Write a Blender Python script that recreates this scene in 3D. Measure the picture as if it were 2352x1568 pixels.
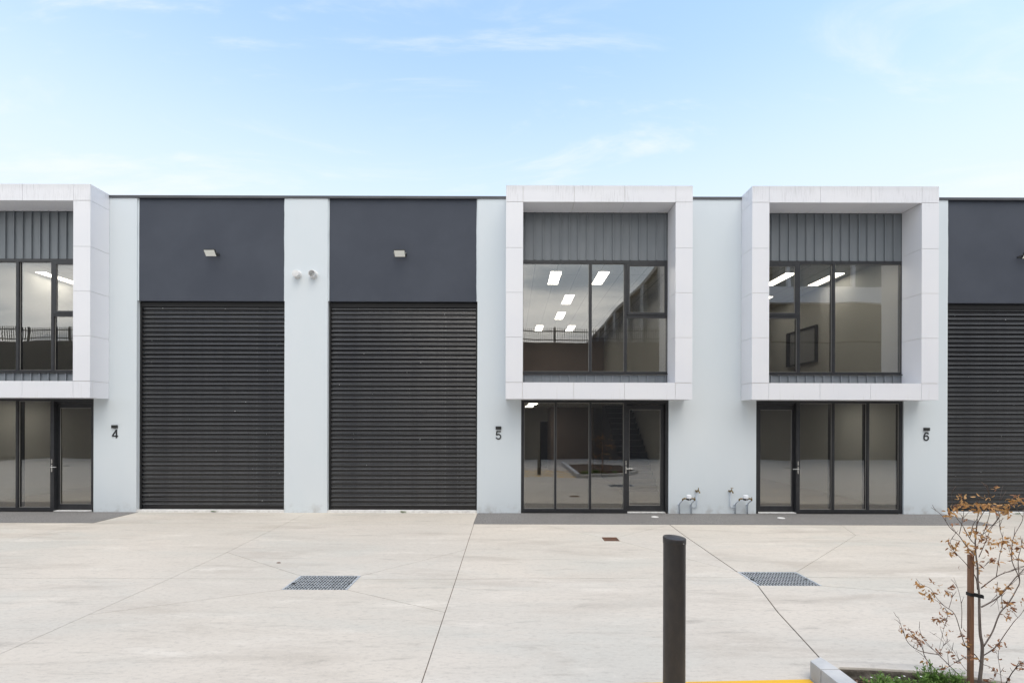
import bpy, bmesh, math, random
from mathutils import Vector, Matrix, geometry
random.seed(11)
R = math.radians
scene = bpy.context.scene
for o in list(bpy.data.objects): bpy.data.objects.remove(o)
col = scene.collection

# ------------------------------------------------------------------ camera
CAM_H, CAM_D, FPX = 2.1, 11.2, 1120.0          # metres, metres to the facade, focal length in 2352-wide pixels
ROLL = 0.0028
cam = bpy.data.cameras.new('camera'); camo = bpy.data.objects.new('camera', cam); col.objects.link(camo)
camo.location = (0, -CAM_D, CAM_H); camo.rotation_euler = (R(90), -ROLL, 0)
cam.sensor_width = 36; cam.lens = 36 * FPX / 2352; cam.shift_y = 184 / 2352
cam.clip_start = 0.05; cam.clip_end = 2000
scene.camera = camo

# ------------------------------------------------------------------ sky, sun, exposure
SUN_EL, SUN_AZ = 66, 158                        # azimuth clockwise from +Y
world = bpy.data.worlds.new('World'); scene.world = world; world.use_nodes = True
nt = world.node_tree; nt.nodes.clear()
N = lambda t: nt.nodes.new(t)
def lk(a, b): nt.links.new(a, b)
out = N('ShaderNodeOutputWorld'); bg = N('ShaderNodeBackground'); bg.inputs['Strength'].default_value = 0.15
lk(bg.outputs[0], out.inputs['Surface'])
sky = N('ShaderNodeTexSky'); sky.sky_type = 'NISHITA'; sky.sun_disc = False
sky.sun_elevation = R(SUN_EL); sky.sun_rotation = R(SUN_AZ); sky.air_density = 1.3; sky.dust_density = 1.0; sky.ozone_density = 0.15
tc = N('ShaderNodeTexCoord'); sep = N('ShaderNodeSeparateXYZ'); lk(tc.outputs['Generated'], sep.inputs[0])
def wmath(op, a, b=None, clamp=False):
    n = N('ShaderNodeMath'); n.operation = op; n.use_clamp = clamp
    for i, v in enumerate((a, b)):
        if v is None: continue
        if isinstance(v, (int, float)): n.inputs[i].default_value = v
        else: lk(v, n.inputs[i])
    return n.outputs[0]
zc = wmath('ADD', wmath('MAXIMUM', sep.outputs['Z'], 0.0), 0.16)
cx = wmath('DIVIDE', sep.outputs['X'], zc); cy = wmath('DIVIDE', sep.outputs['Y'], zc)
comb = N('ShaderNodeCombineXYZ'); lk(cx, comb.inputs[0]); lk(cy, comb.inputs[1])
mapn = N('ShaderNodeMapping'); lk(comb.outputs[0], mapn.inputs['Vector'])
mapn.inputs['Location'].default_value = (3.1, 1.7, 0); mapn.inputs['Rotation'].default_value = (0, 0, R(-28)); mapn.inputs['Scale'].default_value = (0.55, 1.25, 1)
cn = N('ShaderNodeTexNoise'); lk(mapn.outputs[0], cn.inputs['Vector'])
cn.inputs['Scale'].default_value = 1.15; cn.inputs['Detail'].default_value = 9; cn.inputs['Roughness'].default_value = 0.58; cn.inputs['Distortion'].default_value = 0.5
# thin high cloud everywhere, heavier cumulus banked on the far side of the court (as the windows mirror it)
bank = wmath('MULTIPLY', sep.outputs['Y'], -0.33)
cov = wmath('ADD', cn.outputs[0], bank)
mr = N('ShaderNodeMapRange'); mr.interpolation_type = 'SMOOTHSTEP'; lk(cov, mr.inputs[0])
mr.inputs[1].default_value = 0.40; mr.inputs[2].default_value = 0.80; mr.inputs[3].default_value = 0.0; mr.inputs[4].default_value = 0.95
hm = N('ShaderNodeMapRange'); hm.interpolation_type = 'SMOOTHSTEP'; lk(sep.outputs['Z'], hm.inputs[0])      # thin high veil, thicker towards the horizon
hm.inputs[1].default_value = 0.24; hm.inputs[2].default_value = 0.66; hm.inputs[3].default_value = 0.93; hm.inputs[4].default_value = 0.0
hz = hm.outputs[0]
mapw = N('ShaderNodeMapping'); lk(comb.outputs[0], mapw.inputs['Vector'])
mapw.inputs['Location'].default_value = (5.1, 8.8, 0); mapw.inputs['Rotation'].default_value = (0, 0, R(-20)); mapw.inputs['Scale'].default_value = (0.8, 2.4, 1)
wn = N('ShaderNodeTexNoise'); lk(mapw.outputs[0], wn.inputs['Vector']); wn.inputs['Scale'].default_value = 1.3; wn.inputs['Detail'].default_value = 10; wn.inputs['Roughness'].default_value = 0.62; wn.inputs['Distortion'].default_value = 0.9
wr = N('ShaderNodeMapRange'); wr.interpolation_type = 'SMOOTHSTEP'; lk(wn.outputs[0], wr.inputs[0]); wr.inputs[1].default_value = 0.47; wr.inputs[2].default_value = 0.70; wr.inputs[4].default_value = 0.75
cn2 = N('ShaderNodeTexNoise'); lk(mapn.outputs[0], cn2.inputs['Vector']); cn2.inputs['Scale'].default_value = 1.6; cn2.inputs['Detail'].default_value = 8
cr2 = N('ShaderNodeMapRange'); cr2.interpolation_type = 'SMOOTHSTEP'; lk(cn2.outputs[0], cr2.inputs[0]); cr2.inputs[1].default_value = 0.36; cr2.inputs[2].default_value = 0.64
ccol = N('ShaderNodeMixRGB'); lk(cr2.outputs[0], ccol.inputs[0])
ccol.inputs[1].default_value = (2.3, 2.6, 2.95, 1); ccol.inputs[2].default_value = (6.4, 6.2, 5.85, 1)
veil = N('ShaderNodeMixRGB'); veil.use_clamp = False; lk(hz, veil.inputs[0]); lk(sky.outputs[0], veil.inputs[1]); veil.inputs[2].default_value = (2.58, 2.82, 2.98, 1)
wisp = N('ShaderNodeMixRGB'); lk(wr.outputs[0], wisp.inputs[0]); lk(veil.outputs[0], wisp.inputs[1]); wisp.inputs[2].default_value = (2.8, 2.98, 3.08, 1)
skym = N('ShaderNodeMixRGB'); lk(mr.outputs[0], skym.inputs[0]); lk(wisp.outputs[0], skym.inputs[1]); lk(ccol.outputs[0], skym.inputs[2])
lk(skym.outputs[0], bg.inputs['Color'])

sl = bpy.data.lights.new('sun', 'SUN'); sl.energy = 0.9; sl.angle = R(45); sl.color = (1.0, 0.92, 0.82)
so = bpy.data.objects.new('sun', sl); col.objects.link(so)
sd = Vector((math.sin(R(SUN_AZ)) * math.cos(R(SUN_EL)), math.cos(R(SUN_AZ)) * math.cos(R(SUN_EL)), math.sin(R(SUN_EL))))
so.rotation_euler = (-sd).to_track_quat('-Z', 'Y').to_euler(); so.location = sd * 40

scene.render.engine = 'CYCLES'
scene.view_settings.view_transform = 'Standard'; scene.view_settings.look = 'None'
scene.view_settings.exposure = 1.18; scene.view_settings.gamma = 1
scene.cycles.max_bounces = 9; scene.cycles.diffuse_bounces = 6; scene.cycles.transparent_max_bounces = 12

# ------------------------------------------------------------------ materials
MATS = {}
class Mat:
    def __init__(s, name, base, rough=0.6, metal=0.0, spec=0.5):
        m = bpy.data.materials.new(name); m.use_nodes = True; s.m = m; s.nt = m.node_tree
        s.p = s.nt.nodes['Principled BSDF']; s.p.inputs['Base Color'].default_value = (*base, 1)
        s.p.inputs['Roughness'].default_value = rough; s.p.inputs['Metallic'].default_value = metal
        s.p.inputs['Specular IOR Level'].default_value = spec; s.base = base; MATS[name] = m
        s.cur = None; s.co = s.nt.nodes.new('ShaderNodeTexCoord')
    def n(s, t): return s.nt.nodes.new(t)
    def l(s, a, b): s.nt.links.new(a, b)
    def noise(s, scale, detail=5, rough=0.55, stretch=(1, 1, 1), rot=(0, 0, 0), dist=0.0, coord='Object'):
        mp = s.n('ShaderNodeMapping'); s.l(s.co.outputs[coord], mp.inputs['Vector'])
        mp.inputs['Scale'].default_value = stretch; mp.inputs['Rotation'].default_value = rot
        t = s.n('ShaderNodeTexNoise'); s.l(mp.outputs[0], t.inputs['Vector'])
        t.inputs['Scale'].default_value = scale; t.inputs['Detail'].default_value = detail; t.inputs['Roughness'].default_value = rough; t.inputs['Distortion'].default_value = dist
        return t.outputs[0]
    def ramp(s, f, a, b, lo=0.0, hi=1.0):
        r = s.n('ShaderNodeMapRange'); r.interpolation_type = 'SMOOTHSTEP'; s.l(f, r.inputs[0])
        r.inputs[1].default_value = a; r.inputs[2].default_value = b; r.inputs[3].default_value = lo; r.inputs[4].default_value = hi
        return r.outputs[0]
    def mul(s, a, b):
        n = s.n('ShaderNodeMath'); n.operation = 'MULTIPLY'
        for i, v in enumerate((a, b)):
            if isinstance(v, (int, float)): n.inputs[i].default_value = v
            else: s.l(v, n.inputs[i])
        return n.outputs[0]
    def mix(s, f, c):
        n = s.n('ShaderNodeMixRGB')
        if isinstance(f, float): n.inputs[0].default_value = f
        else: s.l(f, n.inputs[0])
        if s.cur is None: n.inputs[1].default_value = (*s.base, 1)
        else: s.l(s.cur, n.inputs[1])
        n.inputs[2].default_value = (*c, 1); s.cur = n.outputs[0]; s.l(s.cur, s.p.inputs['Base Color'])
    def bump(s, f, strength=0.2, dist=0.01):
        b = s.n('ShaderNodeBump'); s.l(f, b.inputs['Height']); b.inputs['Strength'].default_value = strength; b.inputs['Distance'].default_value = dist
        s.l(b.outputs[0], s.p.inputs['Normal']); return b
    def rough(s, f, lo, hi): s.l(s.ramp(f, 0.3, 0.7, lo, hi), s.p.inputs['Roughness'])
    def sepz(s, coord='Object'):
        n = s.n('ShaderNodeSeparateXYZ'); s.l(s.co.outputs[coord], n.inputs[0]); return n.outputs

def simple(name, base, rough=0.6, metal=0.0, spec=0.5, var=None, scale=6, bump=None):
    m = Mat(name, base, rough, metal, spec)
    if var: m.mix(m.ramp(m.noise(scale, 6), 0.38, 0.68), var)
    if bump: m.bump(m.noise(bump[0], 4), bump[1], bump[2])
    return m

# painted precast wall, pale grey-blue
m = Mat('pale_wall', (0.625, 0.682, 0.715), 0.72)
m.mix(m.ramp(m.noise(0.55, 6, 0.6, (1, 1, 0.45)), 0.35, 0.7), (0.655, 0.702, 0.73))
m.mix(m.ramp(m.noise(1.6, 7, 0.65, (2.6, 1, 0.35)), 0.60, 0.82, 0, 0.35), (0.555, 0.605, 0.64))
z = m.sepz()['Z']; low = m.ramp(z, 0.28, 0.0)
m.mix(m.mul(low, m.ramp(m.noise(5, 6), 0.42, 0.7, 0, 0.55)), (0.36, 0.35, 0.33))      # splash dirt at the foot
m.bump(m.noise(170, 3), 0.10, 0.004)
# dark charcoal textured render
m = Mat('dark_wall', (0.045, 0.053, 0.072), 0.8)
m.mix(m.ramp(m.noise(0.8, 7, 0.6), 0.35, 0.7), (0.055, 0.064, 0.084))
m.mix(m.ramp(m.noise(26, 5, 0.7), 0.66, 0.82, 0, 0.5), (0.10, 0.105, 0.125))
m.bump(m.noise(210, 4), 0.35, 0.004)
# white aluminium cladding with weather streaks below the top edge
m = Mat('white_cladding', (0.735, 0.745, 0.78), 0.38)
m.mix(m.ramp(m.noise(0.7, 5), 0.35, 0.7), (0.765, 0.77, 0.795))
z = m.sepz()['Z']
topz = m.ramp(z, 6.62, 7.2)
st = m.ramp(m.noise(9, 5, 0.75, (5.5, 5.5, 0.22)), 0.46, 0.72)
blot = m.ramp(m.noise(1.5, 3), 0.38, 0.6)
m.mix(m.mul(m.mul(topz, st), m.mul(blot, 0.75)), (0.44, 0.44, 0.45))
m.mix(m.mul(m.ramp(z, 7.1, 7.28), 0.28), (0.5, 0.5, 0.51))
lowz = m.mul(m.ramp(z, 3.05, 2.9), m.ramp(m.noise(7, 4, 0.6, (4, 4, 0.25)), 0.58, 0.74, 0, 0.28))
m.mix(lowz, (0.55, 0.53, 0.50))
m.bump(m.noise(0.9, 2), 0.05, 0.05)
simple('sealant', (0.64, 0.59, 0.50), 0.8)
# standing seam sheet metal
m = Mat('seam_metal', (0.165, 0.184, 0.202), 0.42, 0.0, 0.5)
m.mix(m.ramp(m.noise(1.7, 5, 0.6, (2, 1, 0.6)), 0.35, 0.7), (0.19, 0.208, 0.225))
m.bump(m.noise(1.4, 2, 0.5, (3, 1, 0.7)), 0.10, 0.03)
simple('frame_black', (0.022, 0.023, 0.026), 0.38, 0.0, 0.5, (0.03, 0.031, 0.034), 12)
simple('gasket', (0.33, 0.32, 0.30), 0.6)
simple('capping', (0.055, 0.058, 0.066), 0.45, 0, 0.5, (0.075, 0.078, 0.086), 1.2)
m = Mat('slat_paint', (0.005, 0.0053, 0.007), 0.30, 0.0, 0.48)
m.mix(m.ramp(m.noise(40, 5, 0.7, (1, 1, 3)), 0.70, 0.80, 0, 0.6), (0.06, 0.06, 0.058))
m.rough(m.noise(1.1, 5, 0.6, (0.5, 1, 1.5)), 0.16, 0.28); m.p.inputs['Coat Weight'].default_value = 0.25; m.p.inputs['Coat Roughness'].default_value = 0.14
m.bump(m.noise(1.5, 3, 0.5, (1.0, 1, 2.2)), 0.10, 0.03)
simple('slat_highlight', (0.12, 0.12, 0.118), 0.25, 0.0, 1.0, (0.07, 0.07, 0.071), 3)  # lighter colour paints in the sky highlight lines along each slat
simple('scratch_white', (0.6, 0.6, 0.58), 0.7)
simple('black_dark', (0.012, 0.012, 0.013), 0.7)
simple('threshold', (0.74, 0.74, 0.72), 0.8, var=(0.60, 0.59, 0.57), scale=9)
# glass: partly see-through, partly mirror, slightly wavy sheets
def glass(name, tint, base_r):
    m = Mat(name, (0.5, 0.5, 0.5)); nt = m.nt; nt.nodes.remove(m.p)
    o = nt.nodes['Material Output']
    tr = m.n('ShaderNodeBsdfTransparent'); tr.inputs[0].default_value = (*tint, 1)
    gl = m.n('ShaderNodeBsdfGlossy'); gl.inputs['Roughness'].default_value = 0.0; gl.inputs['Color'].default_value = (0.95, 0.97, 1, 1)
    bp = m.n('ShaderNodeBump'); bp.inputs['Strength'].default_value = 0.30; bp.inputs['Distance'].default_value = 0.012
    oi = m.n('ShaderNodeObjectInfo'); ad = m.n('ShaderNodeVectorMath'); ad.operation = 'ADD'
    sc = m.n('ShaderNodeVectorMath'); sc.operation = 'SCALE'; cb = m.n('ShaderNodeCombineXYZ')
    m.l(oi.outputs['Random'], cb.inputs[0]); m.l(oi.outputs['Random'], cb.inputs[2]); m.l(cb.outputs[0], sc.inputs[0]); sc.inputs['Scale'].default_value = 40
    m.l(m.co.outputs['Object'], ad.inputs[0]); m.l(sc.outputs[0], ad.inputs[1])
    t = m.n('ShaderNodeTexNoise'); t.inputs['Scale'].default_value = 0.75; t.inputs['Detail'].default_value = 1.0; m.l(ad.outputs[0], t.inputs['Vector'])
    m.l(t.outputs[0], bp.inputs['Height']); m.l(bp.outputs[0], gl.inputs['Normal'])
    lw = m.n('ShaderNodeLayerWeight'); lw.inputs['Blend'].default_value = 0.5; fr = m.n('ShaderNodeMath'); fr.operation = 'POWER'; m.l(lw.outputs['Facing'], fr.inputs[0]); fr.inputs[1].default_value = 5.0
    ma = m.n('ShaderNodeMath'); ma.operation = 'MULTIPLY_ADD'; ma.use_clamp = True; m.l(fr.outputs[0], ma.inputs[0]); ma.inputs[1].default_value = 0.9; ma.inputs[2].default_value = base_r
    mx = m.n('ShaderNodeMixShader'); m.l(ma.outputs[0], mx.inputs[0]); m.l(tr.outputs[0], mx.inputs[1]); m.l(gl.outputs[0], mx.inputs[2]); m.l(mx.outputs[0], o.inputs['Surface'])
glass('window_glass', (0.79, 0.78, 0.74), 0.165)
# broom-finished concrete slab
m = Mat('concrete', (0.515, 0.475, 0.410), 0.8, 0, 0.18)
wob = (0, 0, R(9))
m.mix(m.ramp(m.noise(0.33, 7, 0.6, (0.8, 1.4, 1), wob, 0.4), 0.36, 0.66), (0.565, 0.512, 0.437))
m.mix(m.ramp(m.noise(0.5, 7, 0.62, (0.55, 1.7, 1), (0, 0, R(-6)), 0.6), 0.46, 0.66, 0, 0.75), (0.48, 0.465, 0.41))
m.mix(m.ramp(m.noise(0.7, 8, 0.68, (0.5, 2.3, 1), wob, 0.5), 0.48, 0.70, 0, 0.85), (0.42, 0.375, 0.315))
m.mix(m.ramp(m.noise(2.3, 9, 0.72, (0.45, 2.6, 1), (0, 0, R(14)), 0.3), 0.54, 0.72, 0, 0.85), (0.33, 0.30, 0.255))
m.mix(m.ramp(m.noise(5.5, 7, 0.72, (0.5, 1.6, 1)), 0.64, 0.76, 0, 0.85), (0.28, 0.265, 0.24))
m.mix(m.ramp(m.noise(1.2, 8, 0.65, (0.5, 2, 1), (0, 0, R(4))), 0.53, 0.74, 0, 0.75), (0.655, 0.61, 0.535))
oi = m.n('ShaderNodeObjectInfo')
m.mix(m.mul(oi.outputs['Random'], 0.16), (0.54, 0.52, 0.50))
m.mix(m.ramp(m.noise(22, 6, 0.75, (0.55, 1.5, 1)), 0.48, 0.70, 0, 0.65), (0.37, 0.34, 0.30))
m.mix(m.ramp(m.noise(48, 4, 0.8, (0.6, 1.4, 1)), 0.53, 0.70, 0, 0.5), (0.655, 0.61, 0.535))
m.bump(m.noise(90, 4, 0.6, (0.4, 2, 1)), 0.12, 0.004)
m.rough(m.noise(1.2, 5), 0.7, 0.9)
# exposed aggregate strip
m = Mat('aggregate', (0.165, 0.158, 0.150), 0.85)
m.mix(m.ramp(m.noise(1.3, 6, 0.6), 0.4, 0.7), (0.18, 0.172, 0.164))
v = m.n('ShaderNodeTexVoronoi'); v.inputs['Scale'].default_value = 45; m.l(m.co.outputs['Object'], v.inputs['Vector'])
m.mix(m.ramp(v.outputs['Distance'], 0.40, 0.15, 0, 0.75), (0.33, 0.31, 0.285))
m.mix(m.ramp(m.noise(42, 3, 0.75), 0.54, 0.66, 0, 0.85), (0.06, 0.073, 0.072))
m.mix(m.ramp(m.noise(2.2, 8, 0.7, (0.5, 2, 1)), 0.64, 0.8, 0, 0.5), (0.42, 0.41, 0.39))
m.bump(v.outputs['Distance'], 0.4, 0.004)
simple('joint_brown', (0.13, 0.10, 0.075), 0.9, var=(0.07, 0.06, 0.05), scale=3)
simple('earth_base', (0.060, 0.052, 0.045), 0.95, var=(0.085, 0.07, 0.058), scale=4)
simple('galvanised', (0.62, 0.65, 0.67), 0.42, 0.3, 0.5, (0.38, 0.41, 0.43), 30)
simple('galvanised_shaded', (0.075, 0.08, 0.085), 0.7, 0.2, 0.4, (0.05, 0.05, 0.05), 20)  # darker copy of galvanised, paints self-shadow onto the grate bar faces
m = Mat('rust', (0.17, 0.075, 0.04), 0.85)
m.mix(m.ramp(m.noise(14, 6, 0.7), 0.42, 0.62), (0.085, 0.06, 0.045)); m.mix(m.ramp(m.noise(30, 5, 0.7), 0.6, 0.75, 0, 0.8), (0.34, 0.13, 0.05))
m = Mat('bollard_paint', (0.040, 0.037, 0.036), 0.42, 0.25)
m.mix(m.ramp(m.noise(14, 7, 0.7, (1, 1, 0.5)), 0.42, 0.72, 0, 0.7), (0.062, 0.054, 0.048))
m.mix(m.ramp(m.noise(60, 4, 0.7), 0.74, 0.80, 0, 0.7), (0.17, 0.16, 0.15)); m.bump(m.noise(120, 3), 0.12, 0.002)
m = Mat('kerb_concrete', (0.42, 0.43, 0.43), 0.8)
m.mix(m.ramp(m.noise(2.5, 8, 0.65), 0.38, 0.66), (0.52, 0.52, 0.51)); m.mix(m.ramp(m.noise(9, 7, 0.7), 0.58, 0.76, 0, 0.7), (0.30, 0.30, 0.295)); m.bump(m.noise(55, 6, 0.7), 0.3, 0.006)
m = Mat('kerb_stained', (0.17, 0.15, 0.125), 0.9)
m.mix(m.ramp(m.noise(7, 8, 0.7), 0.4, 0.66), (0.27, 0.24, 0.205)); m.mix(m.ramp(m.noise(16, 7, 0.7), 0.55, 0.72, 0, 0.8), (0.085, 0.07, 0.055)); m.bump(m.noise(35, 8, 0.7), 0.8, 0.015)
m = Mat('yellow_paint', (0.72, 0.40, 0.018), 0.55)
m.mix(m.ramp(m.noise(7, 8, 0.7), 0.56, 0.78, 0, 0.7), (0.60, 0.36, 0.05))
m = Mat('soil', (0.055, 0.038, 0.027), 0.95)
m.mix(m.ramp(m.noise(18, 7, 0.7), 0.4, 0.65), (0.11, 0.078, 0.055)); m.bump(m.noise(30, 7, 0.7), 0.9, 0.03)
m = Mat('mulch', (0.10, 0.055, 0.032), 0.9)
oi = m.n('ShaderNodeObjectInfo'); m.mix(m.ramp(m.noise(9, 4), 0.4, 0.6), (0.19, 0.115, 0.07))
m = Mat('bark', (0.155, 0.125, 0.105), 0.85)
m.mix(m.ramp(m.noise(30, 6, 0.7, (1, 1, 0.4)), 0.4, 0.65), (0.24, 0.20, 0.175)); m.bump(m.noise(60, 5, 0.7, (1, 1, 0.35)), 0.5, 0.004)
simple('twig', (0.075, 0.045, 0.035), 0.8, var=(0.115, 0.075, 0.055), scale=30)
m = Mat('stake_wood', (0.27, 0.145, 0.085), 0.75)
m.mix(m.ramp(m.noise(18, 7, 0.65, (3, 3, 0.16), (0, 0, 0), 0.8), 0.40, 0.66), (0.19, 0.098, 0.058)); m.mix(m.ramp(m.noise(6, 5, 0.6, (3, 3, 0.3)), 0.58, 0.75, 0, 0.6), (0.36, 0.22, 0.14)); m.bump(m.noise(30, 6, 0.6, (3, 3, 0.12)), 0.4, 0.003)
def leafmat(name, a, b, c):
    m = Mat(name, a, 0.6, 0, 0.35); oi = m.n('ShaderNodeObjectInfo')
    m.mix(oi.outputs['Random'], b); m.mix(m.ramp(m.noise(45, 4, 0.6), 0.5, 0.7, 0, 0.8), c)
    o = m.nt.nodes['Material Output']; tl = m.n('ShaderNodeBsdfTranslucent'); m.l(m.cur, tl.inputs[0])
    mx = m.n('ShaderNodeMixShader'); mx.inputs[0].default_value = 0.35; m.l(m.p.outputs[0], mx.inputs[1]); m.l(tl.outputs[0], mx.inputs[2]); m.l(mx.outputs[0], o.inputs['Surface'])
leafmat('leaf_orange', (0.54, 0.27, 0.085), (0.64, 0.39, 0.17), (0.34, 0.16, 0.055))
leafmat('leaf_brown', (0.27, 0.12, 0.065), (0.40, 0.20, 0.10), (0.14, 0.065, 0.04))
leafmat('leaf_green', (0.12, 0.225, 0.04), (0.17, 0.29, 0.065), (0.26, 0.36, 0.11))
simple('petal_white', (0.75, 0.75, 0.72), 0.6)
simple('rubber_black', (0.015, 0.015, 0.016), 0.6)
simple('sign_black', (0.018, 0.019, 0.021), 0.4)
simple('lamp_body', (0.02, 0.021, 0.02), 0.5)
m = Mat('lamp_lens', (0.86, 0.87, 0.82), 0.3); m.p.inputs['Coat Weight'].default_value = 0.4
simple('pvc_white', (0.70, 0.71, 0.71), 0.4, var=(0.64, 0.64, 0.635), scale=8)
simple('pipe_paint', (0.53, 0.585, 0.65), 0.5, var=(0.47, 0.52, 0.58), scale=20)
simple('brass', (0.26, 0.19, 0.085), 0.42, 0.8, 0.5, (0.14, 0.11, 0.06), 40)
simple('meter_white', (0.80, 0.82, 0.85), 0.3)
simple('steel', (0.62, 0.61, 0.58), 0.25, 0.9)
# interior
simple('room_wall', (0.52, 0.52, 0.49), 0.85, var=(0.48, 0.475, 0.45), scale=0.6)
simple('room_wall_brown', (0.30, 0.24, 0.212), 0.85, var=(0.265, 0.21, 0.185), scale=0.8)
simple('room_floor', (0.25, 0.225, 0.185), 0.5, var=(0.21, 0.185, 0.15), scale=0.7)
m = Mat('room_ceiling', (0.60, 0.60, 0.58), 0.9)
bk = m.n('ShaderNodeTexBrick'); m.l(m.co.outputs['Object'], bk.inputs['Vector']); bk.offset = 0.0; bk.inputs['Scale'].default_value = 1.0; bk.inputs['Brick Width'].default_value = 0.6; bk.inputs['Row Height'].default_value = 1.2
bk.inputs['Mortar Size'].default_value = 0.014; bk.inputs['Mortar Smooth'].default_value = 0.1; m.mix(bk.outputs['Fac'], (0.33, 0.33, 0.32))
simple('stair_dark', (0.014, 0.013, 0.018), 0.7)
simple('stair_edge', (0.10, 0.095, 0.10), 0.5)
m = Mat('light_panel', (1, 1, 1), 0.5); m.p.inputs['Emission Color'].default_value = (1.0, 0.955, 0.90, 1); m.p.inputs['Emission Strength'].default_value = 5.5
# the far side of the court
simple('brown_wall', (0.085, 0.074, 0.066), 0.9, var=(0.105, 0.092, 0.082), scale=0.5)
simple('opposite_grey', (0.30, 0.31, 0.32), 0.8, var=(0.26, 0.27, 0.28), scale=0.7)
simple('roof_metal', (0.30, 0.31, 0.32), 0.6)
simple('terrace_paving', (0.22, 0.21, 0.2), 0.9, var=(0.18, 0.172, 0.165), scale=0.5)

# ------------------------------------------------------------------ mesh builder
class MB:
    def __init__(s): s.v = []; s.f = []; s.mi = []; s.cm = 0
    def face(s, idx): s.f.append(tuple(idx)); s.mi.append(s.cm)
    def box(s, x0, x1, y0, y1, z0, z1, M=None):
        b = len(s.v)
        ps = [(x0, y0, z0), (x1, y0, z0), (x1, y1, z0), (x0, y1, z0), (x0, y0, z1), (x1, y0, z1), (x1, y1, z1), (x0, y1, z1)]
        s.v += [tuple(M @ Vector(p)) if M else p for p in ps]
        for q in ((3, 2, 1, 0), (4, 5, 6, 7), (0, 1, 5, 4), (1, 2, 6, 5), (2, 3, 7, 6), (3, 0, 4, 7)): s.face([b + i for i in q])
        return s
    def prism(s, pts, z0, z1):
        b = len(s.v); n = len(pts)
        s.v += [(x, y, z0) for x, y in pts] + [(x, y, z1) for x, y in pts]
        s.face([b + i for i in range(n)][::-1]); s.face([b + n + i for i in range(n)])
        for i in range(n): j = (i + 1) % n; s.face((b + i, b + j, b + n + j, b + n + i))
        return s
    def tube(s, pts, rad, n=8, caps=True):
        pts = [Vector(p) for p in pts]; rads = rad if isinstance(rad, (list, tuple)) else [rad] * len(pts)
        b = len(s.v); up = None
        for i, p in enumerate(pts):
            d = (pts[min(i + 1, len(pts) - 1)] - pts[max(i - 1, 0)]).normalized()
            if up is None: up = Vector((0, 0, 1)) if abs(d.z) < 0.9 else Vector((1, 0, 0))
            x = d.cross(up).normalized(); y = x.cross(d).normalized(); up = y
            for k in range(n):
                a = 2 * math.pi * k / n; s.v.append(tuple(p + (x * math.cos(a) + y * math.sin(a)) * rads[i]))
        for i in range(len(pts) - 1):
            for k in range(n):
                q = (k + 1) % n; s.face((b + i * n + k, b + i * n + q, b + (i + 1) * n + q, b + (i + 1) * n + k))
        if caps:
            s.face([b + k for k in range(n)][::-1]); e = b + (len(pts) - 1) * n; s.face([e + k for k in range(n)])
        return s
    def lathe(s, prof, n=32, M=None):                # profile of (radius, height) about Z
        b = len(s.v)
        for r, h in prof:
            for k in range(n):
                a = 2 * math.pi * k / n; p = Vector((r * math.cos(a), r * math.sin(a), h)); s.v.append(tuple(M @ p if M else p))
        for i in range(len(prof) - 1):
            for k in range(n):
                q = (k + 1) % n; s.face((b + i * n + k, b + i * n + q, b + (i + 1) * n + q, b + (i + 1) * n + k))
        s.face([b + k for k in range(n)][::-1]); e = b + (len(prof) - 1) * n; s.face([e + k for k in range(n)])
        return s
    def extrude_x(s, prof, x0, x1):                  # open profile of (y, z) swept along X
        b = len(s.v); n = len(prof)
        s.v += [(x0, y, z) for y, z in prof] + [(x1, y, z) for y, z in prof]
        for i in range(n - 1): s.face((b + i, b + n + i, b + n + i + 1, b + i + 1))
        return s
    def mesh(s, name, mats, smooth=False, bevel=0.0):
        me = bpy.data.meshes.new(name); me.from_pydata(s.v, [], s.f); me.validate()
        for m in (mats if isinstance(mats, (list, tuple)) else [mats]): me.materials.append(MATS[m])
        for p, i in zip(me.polygons, s.mi): p.material_index = i; p.use_smooth = bool(smooth)
        if bevel or not smooth:
            bm = bmesh.new(); bm.from_mesh(me)
            if bevel: bmesh.ops.bevel(bm, geom=bm.edges[:], offset=bevel, segments=2, affect='EDGES', profile=0.6)
            bmesh.ops.recalc_face_normals(bm, faces=bm.faces); bm.to_mesh(me); bm.free()
        return me
    def build(s, name, mats, parent=None, smooth=False, bevel=0.0):
        return link(name, s.mesh(name, mats, smooth, bevel), parent)
def link(name, me, parent=None):
    o = bpy.data.objects.new(name, me); col.objects.link(o)
    if parent: o.parent = parent
    return o
def tag(o, label=None, cat=None, group=None, kind=None):
    if label: o['label'] = label
    if cat: o['category'] = cat
    if group: o['group'] = group
    if kind: o['kind'] = kind
    return o
def thing(name, label, cat, group=None, loc=(0, 0, 0), kind=None):
    o = link(name, None); o.location = loc; o.empty_display_size = 0.2
    return tag(o, label, cat, group, kind)
def autosmooth(o, deg=35):
    me = o.data
    for p in me.polygons: p.use_smooth = True
    bm = bmesh.new(); bm.from_mesh(me)
    for e in bm.edges:
        e.smooth = len(e.link_faces) == 2 and e.calc_face_angle(0) < R(deg)
    bm.to_mesh(me); bm.free(); return o
# photograph pixel (2352 wide) -> ground point / point on a plane Y
def gnd(px, py, z=0.0):
    y = py - ROLL * (px - 1176); d = FPX * (CAM_H - z) / (y - 968)
    return ((px - 1176) * d / FPX, d - CAM_D)
def wal(px, py, Y=0.0):
    y = py - ROLL * (px - 1176); d = CAM_D + Y
    return ((px - 1176) * d / FPX, CAM_H - (y - 968) * d / FPX)

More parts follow.
